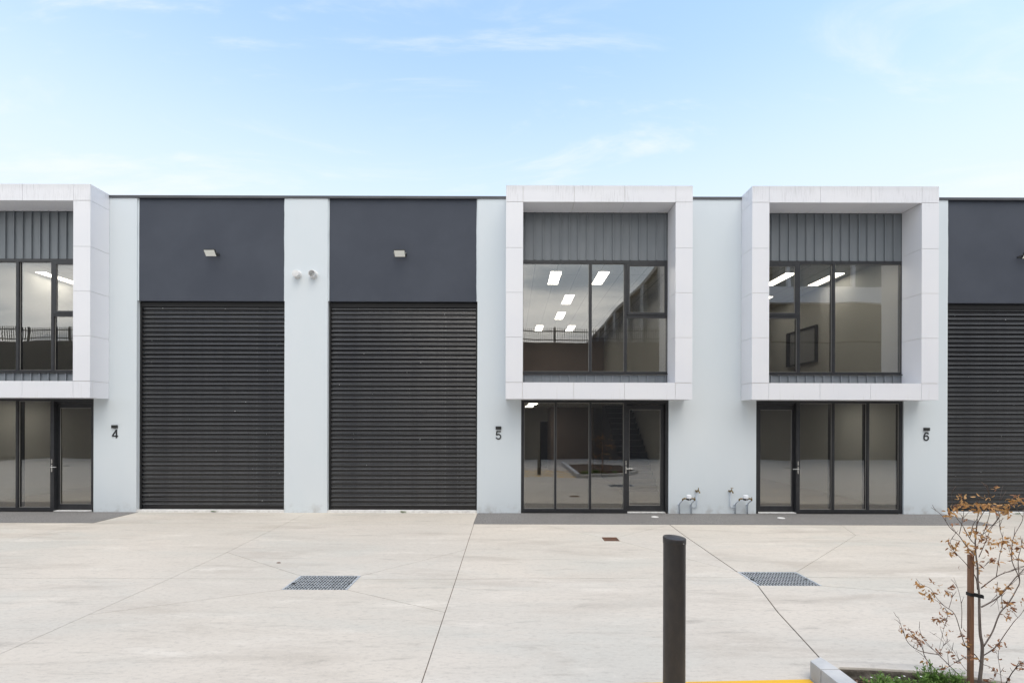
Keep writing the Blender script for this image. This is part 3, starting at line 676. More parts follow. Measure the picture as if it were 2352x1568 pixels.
# ------------------------------------------------------------------ things fixed to the walls
def digit(ch, px, py, what):
    X, Z = wal(px, py)
    H = 0.195; sw = 0.0265
    def arc(cx, cz, r, a0, a1, n=22): return [(cx + r * math.cos(R(a0 + (a1 - a0) * k / n)), cz + r * math.sin(R(a0 + (a1 - a0) * k / n))) for k in range(n + 1)]
    strokes = {'4': [[(0.52, 0.99), (0.045, 0.285)], [(0.0, 0.25), (0.70, 0.25)], [(0.52, 1.0), (0.52, 0.0)]],
               '5': [[(0.11, 0.932), (0.63, 0.932)], [(0.165, 0.99), (0.09, 0.50)], arc(0.335, 0.335, 0.27, 148, -158, 30)],
               '6': [arc(0.34, 0.325, 0.26, 0, 360, 36), [(0.08, 0.325), (0.082, 0.47), (0.115, 0.65), (0.185, 0.80), (0.28, 0.90), (0.38, 0.932), (0.48, 0.918), (0.555, 0.86), (0.59, 0.77)]]}[ch]
    mb = MB()
    for si, st_ in enumerate(strokes):
        P2 = [Vector(((x - 0.34) * H, (z - 0.5) * H)) for x, z in st_]; b0 = len(mb.v); yo = -0.0105 - 0.0006 * si
        for i, p in enumerate(P2):
            d = (P2[min(i + 1, len(P2) - 1)] - P2[max(i - 1, 0)]).normalized(); n_ = Vector((-d.y, d.x)) * sw / 2
            mb.v += [(p.x + n_.x, yo, p.y + n_.y), (p.x - n_.x, yo, p.y - n_.y), (p.x + n_.x, -0.001, p.y + n_.y), (p.x - n_.x, -0.001, p.y - n_.y)]
        for i in range(len(P2) - 1):
            q = b0 + 4 * i
            for f_ in ((0, 1, 5, 4), (2, 0, 4, 6), (1, 3, 7, 5)): mb.face([q + k for k in f_])
        mb.face((b0, b0 + 2, b0 + 3, b0 + 1)); e_ = b0 + 4 * (len(P2) - 1); mb.face((e_, e_ + 1, e_ + 3, e_ + 2))
    me = mb.mesh('unit_number', 'sign_black')
    o = link('unit_number', me); o.location = (X, 0, Z)
    tag(o, 'black numeral %s fixed to the pale wall beside %s' % (ch, what), 'number', 'unit numbers on the facade')
    X, Z = wal(px, py - 16.6)
    f = thing('intercom_box', 'small black wall box above the numeral %s' % {'4': '4 near the left roller door', '5': '5 near the middle shopfront', '6': '6 near the right roller door'}[ch], 'wall box', 'wall boxes above the numbers', (X, 0, Z))
    MB().box(-0.065, 0.065, -0.035, -0.001, -0.036, 0.036).build('housing', 'sign_black', f, bevel=0.003)
    MB().box(-0.056, 0.056, -0.0372, -0.0355, -0.029, 0.029).build('face_plate', 'lamp_body', f)
digit('4', 264.5, 996, 'the left roller door'); digit('5', 1145, 999, 'the middle shopfront'); digit('6', 2127, 1002, 'the right roller door')

def floodlight(X, Z, label):
    t = thing('floodlight', label, 'floodlight', 'floodlights over the roller doors', (X, 0.035, Z))
    M = Matrix.Translation((0, -0.135, -0.005)) @ Matrix.Rotation(R(38), 4, 'X')
    MB().box(-0.128, 0.128, -0.018, 0.018, -0.082, 0.082, M).build('housing', 'lamp_body', t, bevel=0.004)
    MB().box(-0.117, 0.117, -0.021, -0.0185, -0.070, 0.070, M).build('lens', 'lamp_lens', t)
    b = MB()
    for s in (-1, 1):
        b.tube([(s * 0.135, -0.135, 0.0), (s * 0.135, -0.06, -0.01), (s * 0.12, -0.004, -0.01)], 0.007, 6)
    b.box(-0.125, 0.125, -0.010, -0.001, -0.025, 0.005).build('bracket', 'lamp_body', t)
    f = MB()
    for k in range(7): f.box(-0.10 + k * 0.03, -0.094 + k * 0.03, 0.018, 0.032, -0.06, 0.06, M)
    f.build('cooling_fins', 'lamp_body', t)
    MB().tube([(0.145, -0.12, 0.012), (0.142, -0.06, 0.03), (0.13, -0.002, 0.0)], 0.004, 6).build('cable', 'rubber_black', t)
    MB().box(0.129, 0.142, -0.142, -0.128, -0.008, 0.008).box(-0.142, -0.129, -0.142, -0.128, -0.008, 0.008).build('bolt', 'steel', t)
floodlight(-6.875, 5.925, 'black floodlight with pale lens over the left roller door')
floodlight(-2.565, 5.925, 'black floodlight with pale lens over the middle roller door')
floodlight(11.75, 5.925, 'black floodlight cut by the right edge, over the right roller door')

def vent(X, Z, open_, label):
    t = thing('vent_pipe', label, 'vent', 'vent pipes between the roller doors', (X, 0, Z))
    M = Matrix.Rotation(R(90), 4, 'X')
    if open_:
        MB().lathe([(0.062, 0.02), (0.082, 0.0), (0.082, 0.12), (0.074, 0.122), (0.072, 0.118), (0.066, 0.01)], 36, M).build('pipe', 'pvc_white', t)
        autosmooth(t.children[0])
        MB().lathe([(0.0655, 0.012), (0.0655, 0.016)], 30, M).build('duct_shade', 'room_wall_brown', t)  # dark disc paints in the shade inside the open pipe
    else:
        autosmooth(MB().lathe([(0.078, 0.0), (0.078, 0.10)], 36, M).build('pipe', 'pvc_white', t))
        autosmooth(MB().lathe([(0.076, 0.1005), (0.076, 0.112)], 36, M).build('gap_ring', 'black_dark', t))
        autosmooth(MB().lathe([(0.079, 0.1125), (0.081, 0.118), (0.078, 0.126), (0.06, 0.130)], 36, M).build('cap', 'pvc_white', t))
    autosmooth(MB().lathe([(0.096, 0.0005), (0.096, 0.006), (0.084, 0.014)], 36, M).build('flange', 'pvc_white', t))
vent(-4.93, 5.455, False, 'capped white vent pipe left of the open one'); vent(-4.565, 5.455, True, 'open-ended white vent pipe right of the capped one')

def water_meter(px_in, px_out, px_m0, px_m1, px_tap, dirn, label):
    X0, X1 = (px_in - 1176) / 100, (px_out - 1176) / 100; xt = (px_tap - 1176) / 100; xm = (px_m0 + px_m1 - 2352) / 200
    t = thing('water_meter', label, 'water meter', 'water meters between the shopfronts', (xm, 0, 0))
    def L(p): return (p[0] - xm, p[1], p[2])
    for x in (X0, X1):
        o = MB().tube([L((x, -0.03, 0.006)), L((x, -0.03, 0.22)), L((x + 0.004, -0.05, 0.25)), L((x + 0.03 * 1, -0.16, 0.335))], 0.0125, 10).build('pipe', 'pipe_paint', t, True)
        MB().box(x - xm - 0.024, x - xm + 0.024, -0.032, -0.001, 0.205, 0.222).build('clip', 'pipe_paint', t)
    xa, xb = X0 + 0.03, X1 + 0.03
    br = MB()
    br.tube([L((xa, -0.16, 0.325)), L((xa, -0.162, 0.36)), L((xa + 0.03, -0.165, 0.372)), L((xa + 0.09, -0.165, 0.372))], [0.016, 0.02, 0.017, 0.014], 10)
    br.tube([L((xb, -0.16, 0.325)), L((xb, -0.162, 0.36)), L((xb - 0.03, -0.165, 0.372)), L((xb - 0.09, -0.165, 0.372))], [0.016, 0.021, 0.017, 0.014], 10)
    br.tube([L((xa + 0.035, -0.165, 0.372)), L((xa + 0.05, -0.165, 0.372))], 0.022, 6).tube([L((xb - 0.05, -0.165, 0.372)), L((xb - 0.035, -0.165, 0.372))], 0.022, 6)
    br.tube([L((xb, -0.165, 0.375)), L((xb, -0.165, 0.41))], 0.007, 6)
    autosmooth(br.build('brass_fitting', 'brass', t))
    mc = (xa + xb) / 2 - xm; T = Matrix.Translation((mc, -0.165, 0.0))
    autosmooth(MB().lathe([(0.03, 0.335), (0.055, 0.345), (0.062, 0.368), (0.058, 0.38)], 20, T).build('meter_body', 'rubber_black', t))
    autosmooth(MB().lathe([(0.057, 0.381), (0.058, 0.44), (0.054, 0.452), (0.03, 0.458)], 20, T).build('meter_cover', 'meter_white', t))
    MB().lathe([(0.009, 0.0), (0.009, 0.006)], 10, Matrix.Translation((mc, -0.222, 0.36)) @ Matrix.Rotation(R(90), 4, 'X')).build('plug', 'meter_white', t)
    # riser to the hose tap
    xs = X1 if dirn > 0 else X0
    zt = 0.55
    r = 0.035 * dirn
    MB().tube([L((xs, -0.03, 0.155)), L((xt - r, -0.03, 0.155)), L((xt - r * 0.3, -0.03, 0.163)), L((xt, -0.03, 0.19)), L((xt, -0.03, zt - 0.05))], 0.010, 10).build('riser_pipe', 'pipe_paint', t, True)
    tp = MB()
    tp.tube([L((xt, -0.03, zt - 0.06)), L((xt, -0.03, zt - 0.02)), L((xt + 0.002, -0.06, zt - 0.01)), L((xt + 0.02, -0.10, zt - 0.02)), L((xt + 0.03, -0.12, zt - 0.06))], [0.014, 0.017, 0.016, 0.014, 0.016], 10)
    tp.tube([L((xt + 0.014, -0.08, zt - 0.01)), L((xt + 0.016, -0.082, zt + 0.05))], [0.014, 0.006], 8)
    tp.tube([L((xt - 0.012 if dirn < 0 else xt + 0.012, -0.082 - (0.022 if dirn > 0 else 0), zt + 0.055)), L((xt + 0.05 if dirn < 0 else xt + 0.018, -0.082 + (0.022 if dirn > 0 else 0), zt + 0.055))], 0.006, 6)
    tp.tube([L((xt - 0.02, -0.03, zt - 0.02)), L((xt - 0.02, -0.002, zt - 0.02))], 0.016, 8)
    autosmooth(tp.build('hose_tap', 'brass', t))
water_meter(1560, 1587, 1570, 1582, 1600, 1, 'water meter with white cap and tap on its right, beside the unit 5 door')
water_meter(1688, 1716, 1701, 1715, 1676, -1, 'water meter with white cap and tap on its left, beside the unit 6 door')

# ------------------------------------------------------------------ things on the ground
def grate(g, label):
    x0, x1, y0, y1 = g; t = thing('drain_grate', label, 'grate', 'galvanised drain grates in the concrete', ((x0 + x1) / 2, (y0 + y1) / 2, 0))
    w, h = (x1 - x0) / 2, (y1 - y0) / 2; a = 0.022
    MB().box(-w, -w + a, -h, h, -0.05, 0.003).box(w - a, w, -h, h, -0.05, 0.003).box(-w + a, w - a, -h, -h + 0.008, -0.05, 0.003).box(-w + a, w - a, h - 0.008, h, -0.05, 0.003).build('frame', 'galvanised', t)
    mb = MB(); n = 9
    for i in range(n + 1):
        y = -h + 0.012 + (2 * h - 0.024) * i / n; mb.cm = 1; mb.box(-w + a, w - a, y - 0.003, y + 0.003, -0.046, -0.004); mb.cm = 0; mb.box(-w + a, w - a, y - 0.0045, y + 0.0045, -0.004, 0.0)  # shade painted on the bar face, plain galvanised strip on top
    k = int((2 * w - 0.05) / 0.0375)
    for i in range(k):
        x = -w + a + 0.018 + (2 * w - 2 * a - 0.03) * i / (k - 1)
        mb.box(x - 0.005, x + 0.005, -h + 0.01, h - 0.01, -0.012, -0.0045)
    tag(mb.build('grid_bars', ['galvanised', 'galvanised_shaded'], t), kind='stuff')
    MB().box(-w + 0.003, w - 0.003, -h + 0.003, h - 0.003, -0.0575, -0.052).build('pit_floor', 'black_dark', t)
    MB().box(w - a - 0.045, w - a, -0.03, 0.0, -0.01, 0.002).box(-w + a, -w + a + 0.05, -0.06, -0.02, -0.01, 0.002).build('lift_point', 'black_dark', t)
grate(G1, 'galvanised steel drain grate in the concrete in front of the middle roller door')
grate(G2, 'galvanised steel drain grate in the concrete right of the bollard')
x0, x1, y0, y1 = GR
t = thing('rusty_drain_cover', 'small square rusty iron drain cover in front of the unit 5 shopfront', 'drain cover', None, ((x0 + x1) / 2, (y0 + y1) / 2, 0))
w = (x1 - x0) / 2 - 0.004; h = (y1 - y0) / 2 - 0.004
MB().box(-w, w, -h, -h + 0.02, -0.05, 0.002).box(-w, w, h - 0.02, h, -0.05, 0.002).box(-w, -w + 0.02, -h + 0.02, h - 0.02, -0.05, 0.002).box(w - 0.02, w, -h + 0.02, h - 0.02, -0.05, 0.002).build('rim', 'rust', t)
mb = MB()
for i in range(8): x = -w + 0.035 + i * (2 * w - 0.07) / 7; mb.box(x - 0.009, x + 0.009, -h + 0.021, h - 0.021, -0.04, -0.002)
mb.box(-w + 0.021, w - 0.021, -0.012, 0.012, -0.045, -0.004); mb.build('grid_bars', 'rust', t)['kind'] = 'stuff'
def cover(px, py, label):
    x, y = gnd(px, py); o = autosmooth(MB().lathe([(0.078, 0.0), (0.078, 0.006), (0.070, 0.009), (0.068, 0.007), (0.01, 0.0085)], 28).build('inspection_cover', 'threshold'))
    o.location = (x, y, 0.002); tag(o, label, 'cover', 'round covers in the footpath')
cover(1505, 1187, 'small round pale cover in the footpath, the left of two, near door 5'); cover(1795, 1189.5, 'small round yellowish cover in the footpath, the right of two, near door 6')
x, y = gnd(641, 1292); o = autosmooth(MB().lathe([(0.022, 0.0), (0.024, 0.004), (0.012, 0.010), (0.002, 0.011)], 14).build('pebble', 'rust')); o.location = (x, y, 0.0005); o.scale = (1.4, 0.8, 1); tag(o, 'tiny dark pebble on the concrete above the left drain grate', 'pebble')
def weed(X, label):
    mb = MB()
    for i in range(26):
        a = random.uniform(0, 6.28); l = random.uniform(0.03, 0.085); e = random.uniform(0.05, 0.45); px_ = X + random.uniform(-0.03, 0.03)
        d = Vector((math.cos(a) * math.cos(e), -abs(math.sin(a)) * 0.5, math.sin(e))); s = Vector((-d.y, d.x, 0)).normalized() * 0.006
        p = Vector((px_, -0.012, 0.02)); q = p + d * l; m_ = p + d * l * 0.55 + Vector((0, 0, 0.006)); b = len(mb.v)
        mb.v += [tuple(p), tuple(m_ + s), tuple(q), tuple(m_ - s)]; mb.face((b, b + 1, b + 2, b + 3))
    tag(mb.build('weed', 'leaf_green'), label, 'weed', 'weeds sprouting at the roller door sills')
weed((491 - 1176) / 100, 'tiny green weed at the sill of the left roller door'); weed((928 - 1176) / 100, 'tiny green weed at the sill of the middle roller door'); weed(11.6, 'tiny green weed at the sill of the right roller door, behind the tree')

# bollard
bx, by = 1.085, -7.95
t = thing('bollard', 'dark brown steel bollard with flat tilted cap standing on the concrete', 'bollard', None, (bx, by, 0))
autosmooth(MB().lathe([(0.072, 0.004), (0.072, 1.305)], 48).build('post', 'bollard_paint', t))
prof = [(0.0735, 1.294), (0.0745, 1.298), (0.0745, 1.328), (0.072, 1.333), (0.060, 1.336), (0.035, 1.341), (0.012, 1.344)]
cap = autosmooth(MB().lathe(prof, 48).build('cap', 'bollard_paint', t))
for v in cap.data.vertices:
    if v.co.z > 1.32: v.co.z += -0.055 * v.co.x + 0.035 * v.co.y
MB().box(0.034, 0.040, -0.0700, -0.0665, 1.302, 1.310).build('cap_screw', 'steel', t)
autosmooth(MB().lathe([(0.10, 0.0), (0.10, 0.006), (0.077, 0.010)], 48).build('base_collar', 'bollard_paint', t))

# yellow no-standing marking behind the bollard (its far line shows along the bottom edge)
ym = tag(link('road_marking', None), kind='structure')
def stripe(p, q, w): ribbon([p, q], w, 0.0008, 0.004).build('painted_line', 'yellow_paint', ym)
stripe((-0.6, -7.395), (2.44, -7.264), 0.10); stripe((-0.6, -9.55), (2.44, -9.55), 0.10); stripe((-0.6, -7.40), (-0.6, -9.5), 0.10)
for i in range(6): stripe((-0.35 + i * 0.45, -9.48), (min(2.42, 0.65 + i * 0.45), -9.48 + 2.05 * min(1, (2.42 + 0.35 - i * 0.45) / 1.0)), 0.10)

# planter: kerb stones, soil, mulch, ground cover
kerb = thing('planter_kerb', 'pale concrete kerb around the planting bed at the lower right corner', 'kerb')
def stone(i0, i1, f0=0.0, f1=1.0):
    """kerb stone between two stations of the inner/outer edge lines"""
    A = [Vector(p) for p in inn[i0:i1 + 1]]; B = [Vector(p) for p in outr[i0:i1 + 1]]
    pts = [tuple(p) for p in B] + [tuple(p) for p in A[::-1]]
    mb = MB().prism(pts[::-1], -0.055, 0.135)
    return mb.build('kerb_stone', 'kerb_concrete', kerb, bevel=0.006)
MB().prism([(2.45, -7.335), (2.45, -7.20), (2.58, -7.13), (2.60, -7.335)][::-1], -0.055, 0.15).build('kerb_stone', 'kerb_concrete', kerb, bevel=0.008)
MB().box(2.45, 2.60, -9.0, -7.342, -0.055, 0.15).build('kerb_stone', 'kerb_concrete', kerb, bevel=0.008)
MB().box(2.45, 2.60, -10.8, -9.006, -0.055, 0.15).build('kerb_stone', 'kerb_concrete', kerb, bevel=0.008)
MB().box(2.45, 2.60, -12.6, -10.806, -0.055, 0.15).build('kerb_stone', 'kerb_concrete', kerb, bevel=0.008)
# far kerb, one curved pour with a rough broken inner face
def poly_off(i): return inn[i], outr[i]
mb = MB(); rows = []
far_i = [(2.605, -7.30)] + [p for p in inn[2:11]]; far_o = [(2.584, -7.128)] + [p for p in outr[3:11]]
def sample(poly, n):
    P = [Vector(p) for p in poly]; L = [0]
    for a, b in zip(P[:-1], P[1:]): L.append(L[-1] + (b - a).length)
    res = []
    for k in range(n + 1):
        s = L[-1] * k / n; i = 0
        while i < len(L) - 2 and L[i + 1] < s: i += 1
        res.append(P[i].lerp(P[i + 1], (s - L[i]) / max(1e-6, L[i + 1] - L[i])))
    return res
NS = 90; SI, SO = sample(far_i, NS), sample(far_o, NS)
for k in range(NS + 1):
    a, b = SI[k], SO[k]; n_ = (b - a).normalized(); rough = 0.03 if k < 22 else 0.004
    prof = [(b, -0.055), (b, 0.105), (b - n_ * 0.018, 0.12), (a + n_ * 0.008, 0.12)]
    ring = [(p.x, p.y, zz) for p, zz in prof]
    for zz in (0.105, 0.08, 0.055, 0.03, 0.0, -0.055):
        j = random.uniform(-rough, 0.2 * rough) if zz < 0.1 else random.uniform(-rough, 0) * 0.15
        ring.append((a.x + n_.x * (-j) * 0.6, a.y + n_.y * (-j) * 0.6, zz))
    rows.append(ring)
for r_ in rows: mb.v += r_
w_ = len(rows[0])
for k in range(NS):
    for i in range(w_ - 1):
        mb.cm = 1 if i >= 4 else 0
        mb.face((k * w_ + i, k * w_ + i + 1, (k + 1) * w_ + i + 1, (k + 1) * w_ + i))
mb.cm = 0; mb.face(range(w_)); mb.face(range(NS * w_, NS * w_ + w_))
autosmooth(mb.build('kerb_stone', ['concrete', 'kerb_stained'], kerb), 50)
soil_poly = [(2.60, -12.6)] + [(p[0] + 0.0, p[1]) for p in inn[1:11]] + [(5.2, -12.6)]
bm = bmesh.new(); f = bm.faces.new([bm.verts.new((x, y, 0.02)) for x, y in soil_poly]); bmesh.ops.triangulate(bm, faces=bm.faces[:]); bmesh.ops.subdivide_edges(bm, edges=bm.edges[:], cuts=10, use_grid_fill=True)
for v in bm.verts: v.co.z += random.uniform(-0.015, 0.025)
bmesh.ops.recalc_face_normals(bm, faces=bm.faces); me = bpy.data.meshes.new('soil'); bm.to_mesh(me); bm.free(); me.materials.append(MATS['soil']); tag(link('soil', me), kind='structure')
mb = MB(); rnd = random.Random(3)
for i in range(2600):
    x = rnd.uniform(2.63, 4.9); y = rnd.uniform(-9.2, -7.3)
    if not inpoly((x, y), soil_poly): continue
    M = Matrix.Translation((x, y, 0.035 + rnd.uniform(0, 0.02))) @ Matrix.Rotation(rnd.uniform(0, 6.3), 4, 'Z') @ Matrix.Rotation(rnd.uniform(-0.6, 0.6), 4, 'X')
    l = rnd.uniform(0.012, 0.04); mb.box(-l, l, -0.006, 0.006, -0.003, 0.003, M)
tag(mb.build('bark_mulch', 'mulch'), 'brown bark mulch covering the planting bed', 'mulch', kind='stuff')
def cover_plant(x, y, r, h, n, seed, label, flowers=0):
    rnd = random.Random(seed); t = thing('ground_cover_plant', label, 'plant', 'low plants in the planting bed', (x, y, 0.03))
    mb = MB(); st = MB(); fl = MB()
    for k in range(n):
        a = rnd.uniform(0, 6.283); lean = rnd.uniform(0.1, 1.0); L = h * rnd.uniform(0.6, 1.05)
        top = Vector((math.cos(a) * r * lean, math.sin(a) * r * lean, L * (1 - 0.35 * lean * lean))); root = Vector((math.cos(a) * r * 0.25 * lean, math.sin(a) * r * 0.25 * lean, 0))
        st.tube([root, root.lerp(top, 0.5) + Vector((0, 0, 0.01)), top], [0.0028, 0.0022, 0.0015], 4)
        for j in range(13):
            s = 0.25 + 0.75 * j / 12; p = root.lerp(top, s) + Vector((0, 0, 0.02 * math.sin(s * 3.14)))
            b = rnd.uniform(0, 6.283); d = Vector((math.cos(b), math.sin(b), rnd.uniform(0.15, 0.9))).normalized(); l = rnd.uniform(0.022, 0.042) * (1.1 - 0.35 * s)
            sd_ = d.cross(Vector((0, 0, 1))).normalized() * l * 0.2; q = len(mb.v); mid = p + d * l * 0.55 + Vector((0, 0, 0.002))
            mb.v += [tuple(p), tuple(mid + sd_), tuple(p + d * l), tuple(mid - sd_)]; mb.face((q, q + 1, q + 2, q + 3))
        if k < flowers:
            p = top + Vector((0, 0, 0.006))
            for j in range(5):
                b = j * 1.257; d = Vector((math.cos(b), math.sin(b), 0.3)) * 0.008; q = len(fl.v); s2 = Vector((-d.y, d.x, 0)) * 0.5
                fl.v += [tuple(p), tuple(p + d * 0.6 + s2), tuple(p + d), tuple(p + d * 0.6 - s2)]; fl.face((q, q + 1, q + 2, q + 3))
    tag(mb.build('foliage', 'leaf_green', t), kind='stuff'); st.build('stems', 'leaf_green', t)
    if fl.v: tag(fl.build('flowers', 'petal_white', t), kind='stuff')
cps = [(2.76, -7.56, 0.12, 0.20, 44, 'green low plant nearest the kerb corner in the planting bed', 5), (2.93, -7.52, 0.11, 0.17, 40, 'green low plant with white flowers, second from the kerb corner', 9),
       (3.08, -7.58, 0.10, 0.17, 36, 'small green low plant in the middle of the visible bed edge', 4), (3.20, -7.50, 0.13, 0.25, 50, 'tallest green low plant, left of the timber stake', 0),
       (3.33, -7.56, 0.12, 0.22, 46, 'green low plant against the left side of the timber stake', 0), (3.56, -7.62, 0.10, 0.15, 30, 'green low plant at the foot of the young tree trunk', 0),
       (2.95, -7.85, 0.16, 0.18, 40, 'green low plant in the second row of the bed, left', 3), (4.1, -8.1, 0.16, 0.15, 30, 'green low plant in the second row of the bed, right', 2)]
for i, c in enumerate(cps): cover_plant(c[0], c[1], c[2], c[3], c[4], 40 + i, c[5], c[6])

# ------------------------------------------------------------------ young tree, stake and tie
TD = 3.70                                            # distance of the tree from the camera
def tp(u, v, dy=0.0):
    px, py = (3340 + u / 2.01) / 1.63265, (1780 + v / 2.01) / 1.63265; d = TD + dy
    y = py - ROLL * (px - 1176); return Vector(((px - 1176) * d / FPX, d - CAM_D, CAM_H - (y - 968) * d / FPX))
tree = thing('young_tree', 'young bare tree with a few dry orange leaves in the planting bed', 'tree', None, (*tp(678, 1600)[:2], 0.02))
tinv = tree.location.copy()
rt = random.Random(5)
def smooth_path(P, n=4):
    out_ = []
    for i in range(len(P) - 1):
        p0, p1, p2, p3 = P[max(i - 1, 0)], P[i], P[i + 1], P[min(i + 2, len(P) - 1)]
        for k in range(n):
            s = k / n; out_.append(0.5 * ((2 * p1) + (p2 - p0) * s + (2 * p0 - 5 * p1 + 4 * p2 - p3) * s * s + (3 * p1 - p0 - 3 * p2 + p3) * s ** 3))
    out_.append(P[-1]); return out_
trunk_uv = [(672, 1720), (675, 1568), (690, 1420), (695, 1290), (680, 1200), (675, 1100), (672, 1000), (670, 900), (660, 800), (658, 700), (645, 600), (640, 500), (650, 400), (655, 330)]
P = smooth_path([tp(u, v) - tinv for u, v in trunk_uv]); P[0].z = -0.02
autosmooth(MB().tube(P, [0.0135 - 0.0105 * (i / (len(P) - 1)) ** 0.8 for i in range(len(P))], 10).build('trunk', 'bark', tree), 60)
BR = [([(655, 860), (640, 770), (580, 690), (530, 620), (470, 560), (440, 520)], 4.5), ([(640, 600), (570, 530), (510, 450), (450, 390), (385, 300), (310, 240)], 4.5),
      ([(640, 520), (600, 480), (540, 380), (480, 290), (455, 150)], 4), ([(645, 480), (655, 380), (690, 300), (715, 260), (735, 180), (730, 90), (712, 70)], 4), ([(650, 420), (700, 440), (790, 360), (850, 270), (870, 260)], 3.5),
      ([(665, 620), (710, 520), (760, 400), (820, 320), (800, 270)], 4), ([(682, 850), (800, 768), (900, 722), (1005, 690), (1100, 640)], 5), ([(800, 770), (820, 600), (845, 490), (822, 380), (822, 200), (850, 80)], 3),
      ([(682, 995), (800, 930), (870, 860), (950, 770), (1005, 710), (1090, 600), (1130, 480)], 7), ([(705, 1290), (770, 1180), (830, 1040), (890, 970), (950, 870), (975, 790), (920, 650), (915, 560), (935, 460), (990, 340), (1000, 265)], 7),
      ([(705, 1360), (800, 1290), (880, 1180), (940, 1100), (985, 1050), (1040, 960)], 5), ([(690, 1420), (640, 1360), (570, 1290), (535, 1180), (490, 1050), (410, 990), (350, 920), (300, 850), (250, 832)], 5),
      ([(535, 1150), (540, 1000), (520, 880), (480, 770)], 3), ([(620, 1640), (560, 1540), (450, 1440), (360, 1350), (250, 1240), (215, 1150)], 5.5), ([(470, 1640), (420, 1560), (330, 1450), (270, 1380), (240, 1290), (165, 1190), (138, 1150)], 5),
      ([(360, 1355), (230, 1330), (140, 1260), (100, 1180), (65, 1080)], 4), ([(410, 1000), (430, 1060), (400, 1160), (365, 1330)], 2.5), ([(845, 1600), (825, 1450), (810, 1350)], 3), ([(880, 1568), (930, 1480), (1005, 1410), (1090, 1380)], 5),
      ([(690, 1420), (760, 1450), (800, 1510), (770, 1540)], 3), ([(520, 450), (545, 330), (560, 200), (520, 135)], 3), ([(600, 480), (620, 370), (655, 310), (650, 190)], 3), ([(700, 450), (750, 300), (757, 150)], 3),
      ([(975, 790), (965, 640), (985, 540), (1000, 480)], 4), ([(360, 1355), (400, 1260), (330, 1205)], 2.5), ([(450, 1440), (440, 1340), (470, 1320), (400, 1230)], 2.5), ([(580, 1480), (540, 1430), (490, 1350), (430, 1250)], 3),
      ([(350, 1468), (420, 1455), (510, 1400)], 2.5), ([(810, 810), (800, 900), (820, 1040)], 2.5), ([(850, 1000), (840, 890), (900, 830)], 3), ([(480, 560), (450, 500), (470, 480)], 2.5), ([(640, 700), (700, 690), (740, 640)], 2.5), ([(440, 1010), (470, 900), (440, 890)], 2.5)]
ends = []
for i, (uv, wpx) in enumerate(BR):
    dy0, dy1 = 0.0, rt.uniform(-0.28, 0.28)
    if uv[0][1] > 1560: dy0 = rt.uniform(-0.12, 0.1)
    n = len(uv); P = smooth_path([tp(u + rt.uniform(-5, 5), v + rt.uniform(-5, 5), dy0 + (dy1 - dy0) * k / (n - 1)) - tinv for k, (u, v) in enumerate(uv)], 4)
    r0 = max(0.0020, wpx * 0.00078)
    MB().tube(P, [r0 * (1 - 0.68 * k / (len(P) - 1)) for k in range(len(P))], 6).build('branch', 'bark' if wpx >= 7 else 'twig', tree, True)
    ends.append(P)
    for q in range(rt.randint(2, 4)):                # fine twiglets
        k = rt.randint(len(P) // 3, len(P) - 1); p = P[k]; d = (P[min(k + 1, len(P) - 1)] - P[k - 1]).normalized()
        d = (d + Vector((rt.uniform(-1, 1), rt.uniform(-1, 1), rt.uniform(-0.3, 0.9))) * 0.8).normalized(); L = rt.uniform(0.04, 0.11)
        Q = [p, p + d * L * 0.5 + Vector((0, 0, rt.uniform(-0.01, 0.01))), p + d * L]
        MB().tube(Q, [0.0019, 0.0015, 0.0011], 5).build('branch', 'twig', tree, True); ends.append(Q)
# leaves: curled narrow blades sharing six meshes
def leaf_mesh(seed, mat):
    r = random.Random(seed); mb = MB(); n = 5; curl = r.uniform(0.5, 1.8) * r.choice((-1, 1)); fold = r.uniform(0.25, 0.7); tw = r.uniform(-1, 1)
    p = Vector((0, 0, 0)); ang = 0
    for k in range(n + 1):
        s = k / n; w = 0.21 * math.sin(math.pi * min(1, s * 0.93 + 0.04)) ** 0.8 * (1 - 0.35 * s)
        ang += curl / n; a2 = tw * s
        e = Vector((0, math.cos(a2), math.sin(a2)))
        up = Vector((-math.sin(ang), 0, math.cos(ang)))
        mb.v += [tuple(p + e * w + up * w * fold), tuple(p), tuple(p - e * w + up * w * fold)]
        p = p + Vector((math.cos(ang), 0, math.sin(ang))) / n
    for k in range(n):
        q = 3 * k
        for i in (0, 1): mb.face((q + i, q + i + 1, q + i + 4, q + i + 3))
    return mb.mesh('leaf', mat, True)
LO = [leaf_mesh(i, 'leaf_orange') for i in range(5)]; LB = [leaf_mesh(20 + i, 'leaf_brown') for i in range(5)]
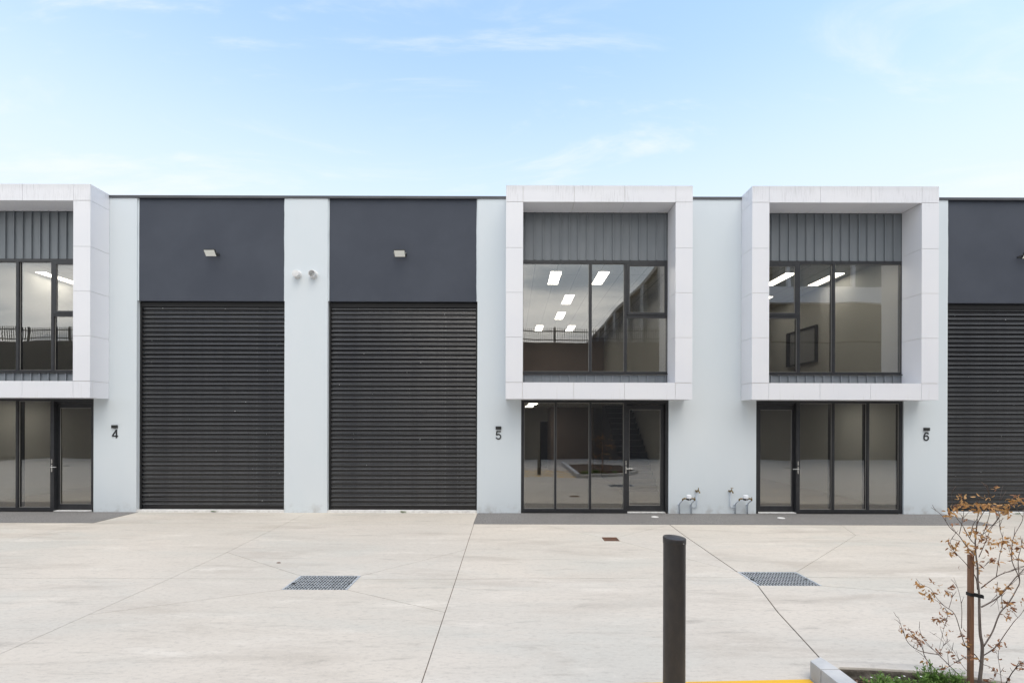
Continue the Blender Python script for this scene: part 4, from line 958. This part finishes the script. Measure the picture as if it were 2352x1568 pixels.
CL = [(455, 150, 22, 6, 0), (480, 215, 30, 9, 0), (520, 140, 14, 3, 0), (565, 200, 34, 9, 0), (430, 235, 24, 5, 0), (320, 255, 26, 6, 0), (385, 300, 14, 3, 1), (425, 345, 12, 2, 1), (640, 205, 28, 7, 0), (705, 200, 40, 13, 0), (715, 245, 28, 7, 0),
      (745, 150, 26, 6, 0), (712, 80, 14, 3, 1), (850, 78, 10, 2, 1), (805, 270, 20, 4, 0), (865, 265, 16, 4, 0), (755, 365, 20, 4, 0), (600, 430, 40, 10, 0), (660, 430, 28, 6, 0), (690, 480, 26, 6, 1), (740, 480, 24, 5, 1), (545, 330, 16, 3, 1),
      (475, 510, 36, 8, 0), (540, 540, 36, 8, 0), (450, 580, 20, 4, 0), (505, 590, 18, 4, 1), (620, 580, 24, 5, 0), (705, 548, 16, 3, 1), (790, 530, 30, 7, 0), (850, 525, 22, 4, 0), (770, 630, 30, 7, 1), (815, 660, 14, 3, 0), (705, 730, 16, 4, 0), (645, 670, 16, 3, 0),
      (900, 510, 30, 7, 0), (960, 510, 36, 10, 0), (995, 560, 24, 6, 1), (950, 600, 20, 4, 0), (980, 640, 24, 5, 0), (690, 830, 14, 3, 0), (750, 850, 22, 5, 0), (860, 840, 30, 7, 0), (800, 850, 14, 3, 0), (885, 975, 22, 5, 0), (960, 1040, 40, 10, 1), (880, 1075, 18, 4, 1), (960, 300, 20, 3, 0),
      (285, 845, 28, 7, 0), (350, 920, 28, 6, 0), (395, 925, 28, 7, 0), (480, 910, 24, 5, 0), (500, 830, 30, 7, 1), (470, 770, 14, 3, 1), (385, 975, 16, 3, 1), (570, 960, 16, 3, 0), (390, 1100, 30, 7, 1), (455, 1060, 24, 5, 1), (455, 1130, 26, 6, 1),
      (90, 1160, 34, 8, 1), (215, 1255, 36, 9, 1), (165, 1200, 12, 3, 1), (285, 1285, 24, 5, 1), (290, 1390, 22, 5, 1), (340, 1240, 24, 5, 1), (410, 1290, 32, 8, 1), (450, 1380, 14, 3, 1), (600, 1225, 34, 9, 1), (610, 1290, 24, 5, 0), (545, 1430, 26, 6, 1), (490, 1350, 16, 3, 1),
      (740, 1215, 10, 2, 1), (810, 1350, 20, 5, 1), (890, 1310, 34, 7, 1), (940, 1350, 40, 10, 1), (985, 1390, 26, 6, 1), (890, 1410, 18, 4, 1), (750, 1430, 34, 8, 1), (880, 1525, 14, 3, 1), (300, 1215, 16, 3, 1), (500, 190, 26, 5, 0), (600, 230, 30, 6, 0), (680, 150, 20, 4, 0), (560, 260, 22, 4, 0), (1080, 560, 40, 6, 0), (1090, 1000, 40, 6, 1)]
lr = random.Random(9); made = 0; extra = MB(); cand = []
allp = [p for P_ in ends for p in P_]
for (u, v, rad, n, kind) in CL:
    for k in range(int(n * 2.0 + 0.5)):
        target = tp(u + lr.gauss(0, rad * 0.6), v + lr.gauss(0, rad * 0.55), lr.uniform(-0.02, 0.02)) - tinv
        near = min(allp, key=lambda p: (p.x - target.x) ** 2 + (p.z - target.z) ** 2)
        d0 = math.hypot(near.x - target.x, near.z - target.z)
        pos = near.copy() if d0 < 0.012 else near.lerp(Vector((target.x, near.y + lr.uniform(-0.02, 0.02), target.z)), min(1.0, 0.05 / d0))
        sz = lr.uniform(0.020, 0.046) * (1.0 if kind == 0 else 0.9)
        me = lr.choice(LO if (kind == 0) == (lr.random() < 0.85) else LB)
        cand.append((sz, me, pos, (lr.uniform(-3.1, 3.1), lr.uniform(-0.5, 1.2), lr.uniform(-3.1, 3.1))))
cand.sort(key=lambda c: -c[0])
for i, (sz, me, pos, rot) in enumerate(cand):
    if i < 298:
        o = link('leaf', me, tree); o.location = pos; o.rotation_euler = rot; o.scale = (sz,) * 3
    else:
        M = Matrix.LocRotScale(pos, __import__('mathutils').Euler(rot), Vector((sz,) * 3)); b0 = len(extra.v); extra.cm = 0 if me in LO else 1
        extra.v += [tuple(M @ v.co) for v in me.vertices]
        for p in me.polygons: extra.face([b0 + q for q in p.vertices])
tag(extra.build('small_leaves', ['leaf_orange', 'leaf_brown'], tree, True), kind='stuff')
# stake and tie
a = tp(606, 600, 0.03); w = 0.0145
o = thing('timber_stake', 'square brown timber stake beside the young tree', 'stake', None, (a.x, a.y, 0))
MB().box(-w, w, -w, w, -0.04, a.z).build('post', 'stake_wood', o, bevel=0.002)
b = tp(672, 905, 0.0); zc = tp(606, 897, 0.03).z
c = Vector((a.x, a.y)); r_ = []
for k in range(29):
    s = k / 28 * 2 * math.pi
    ex = 0.5 * (1 - math.cos(s)) ; r_.append(s)
pts = [(a.x - w - 0.004, a.y - w - 0.004), (a.x + w, a.y - w - 0.005), (b.x + 0.012, b.y - 0.024), (b.x + 0.028, b.y), (b.x + 0.012, b.y + 0.026), (a.x + w, a.y + w + 0.006), (a.x - w - 0.004, a.y + w + 0.005)]
mb = MB(); n = len(pts)
for (x, y) in pts:
    zz = zc - (x - a.x) * 0.10; mb.v += [(x, y, zz - 0.012), (x, y, zz + 0.012)]
for i in range(n):
    j = (i + 1) % n; mb.face((2 * i, 2 * j, 2 * j + 1, 2 * i + 1))
tie = mb.build('tree_tie', 'rubber_black'); tag(tie, 'black rubber tie strapping the young tree to its stake', 'tree tie')
so_ = tie.modifiers.new('s', 'SOLIDIFY'); so_.thickness = 0.006

# ------------------------------------------------------------------ the far side of the court (behind the camera, mirrored in the glass)
TZ = 6.45
tag(MB().box(-60, 60, -80, -16.35, -0.3, TZ).build('terrace', 'terrace_paving'), kind='structure')
rw = MB().box(-60, 60, -16.34, -16.01, -0.05, TZ + 0.12).build('retaining_wall', 'brown_wall'); tag(rw, 'tall dark brown retaining wall across the court, mirrored in the glass', 'wall')
fence = thing('picket_fence', 'dark steel picket fence on the retaining wall, mirrored in the upper windows', 'fence', None, (0, -16.17, TZ + 0.12))
MB().box(-40, 12.5, -0.02, 0.02, 0.15, 0.20).box(-40, 12.5, -0.02, 0.02, 0.62, 0.67).build('rail', 'frame_black', fence)
for i in range(22): x = -39.9 + i * 2.49; MB().box(x - 0.04, x + 0.04, -0.04, 0.04, 0, 0.85).build('post', 'frame_black', fence)
mb = MB()
for i in range(430): x = -39.8 + i * 0.1215; mb.box(x - 0.016, x + 0.016, -0.045, -0.021, 0.05, 0.82)
tag(mb.build('pickets', 'frame_black', fence), kind='stuff')
wing = thing('terrace_building', 'dark building with pale columns above the retaining wall, mirrored in the unit 5 upper window', 'building', None, (9, -17.5, TZ))
MB().box(0.3, 14, -38, 0.0, 0.001, 5.2).build('wall', 'dark_wall', wing); MB().box(0.0, 14.2, -38.1, 0.15, 5.201, 5.45).build('parapet_capping', 'capping', wing)
for i in range(9): y = -0.9 - i * 4.4; MB().box(0.0, 0.299, y - 0.45, y + 0.45, 0.001, 5.2).build('column', 'opposite_grey', wing)
for i in range(8): y = -3.1 - i * 4.4; MB().box(0.2, 0.299, y - 1.5, y + 1.5, 0.001, 3.4).build('shutter', 'capping', wing)
opp = thing('opposite_unit', 'opposite building with a white fascia band, mirrored in the unit 6 upper window', 'building', None, (20, -16.6, TZ))
MB().box(-5.5, 16, 0.02, 0.59, 0.2, 2.3).build('wall', 'brown_wall', opp); MB().box(-5.8, 16.2, -0.02, 0.95, 2.301, 3.15).build('fascia', 'white_cladding', opp); MB().box(-5.0, 16, -0.3, 0.5, 3.151, 6.4).build('upper_wall', 'seam_metal', opp)
for i in range(6): x = -4.6 + i * 3.6; MB().box(x - 0.09, x + 0.09, 0.56, 0.74, 3.151, 6.4).build('post', 'white_cladding', opp)
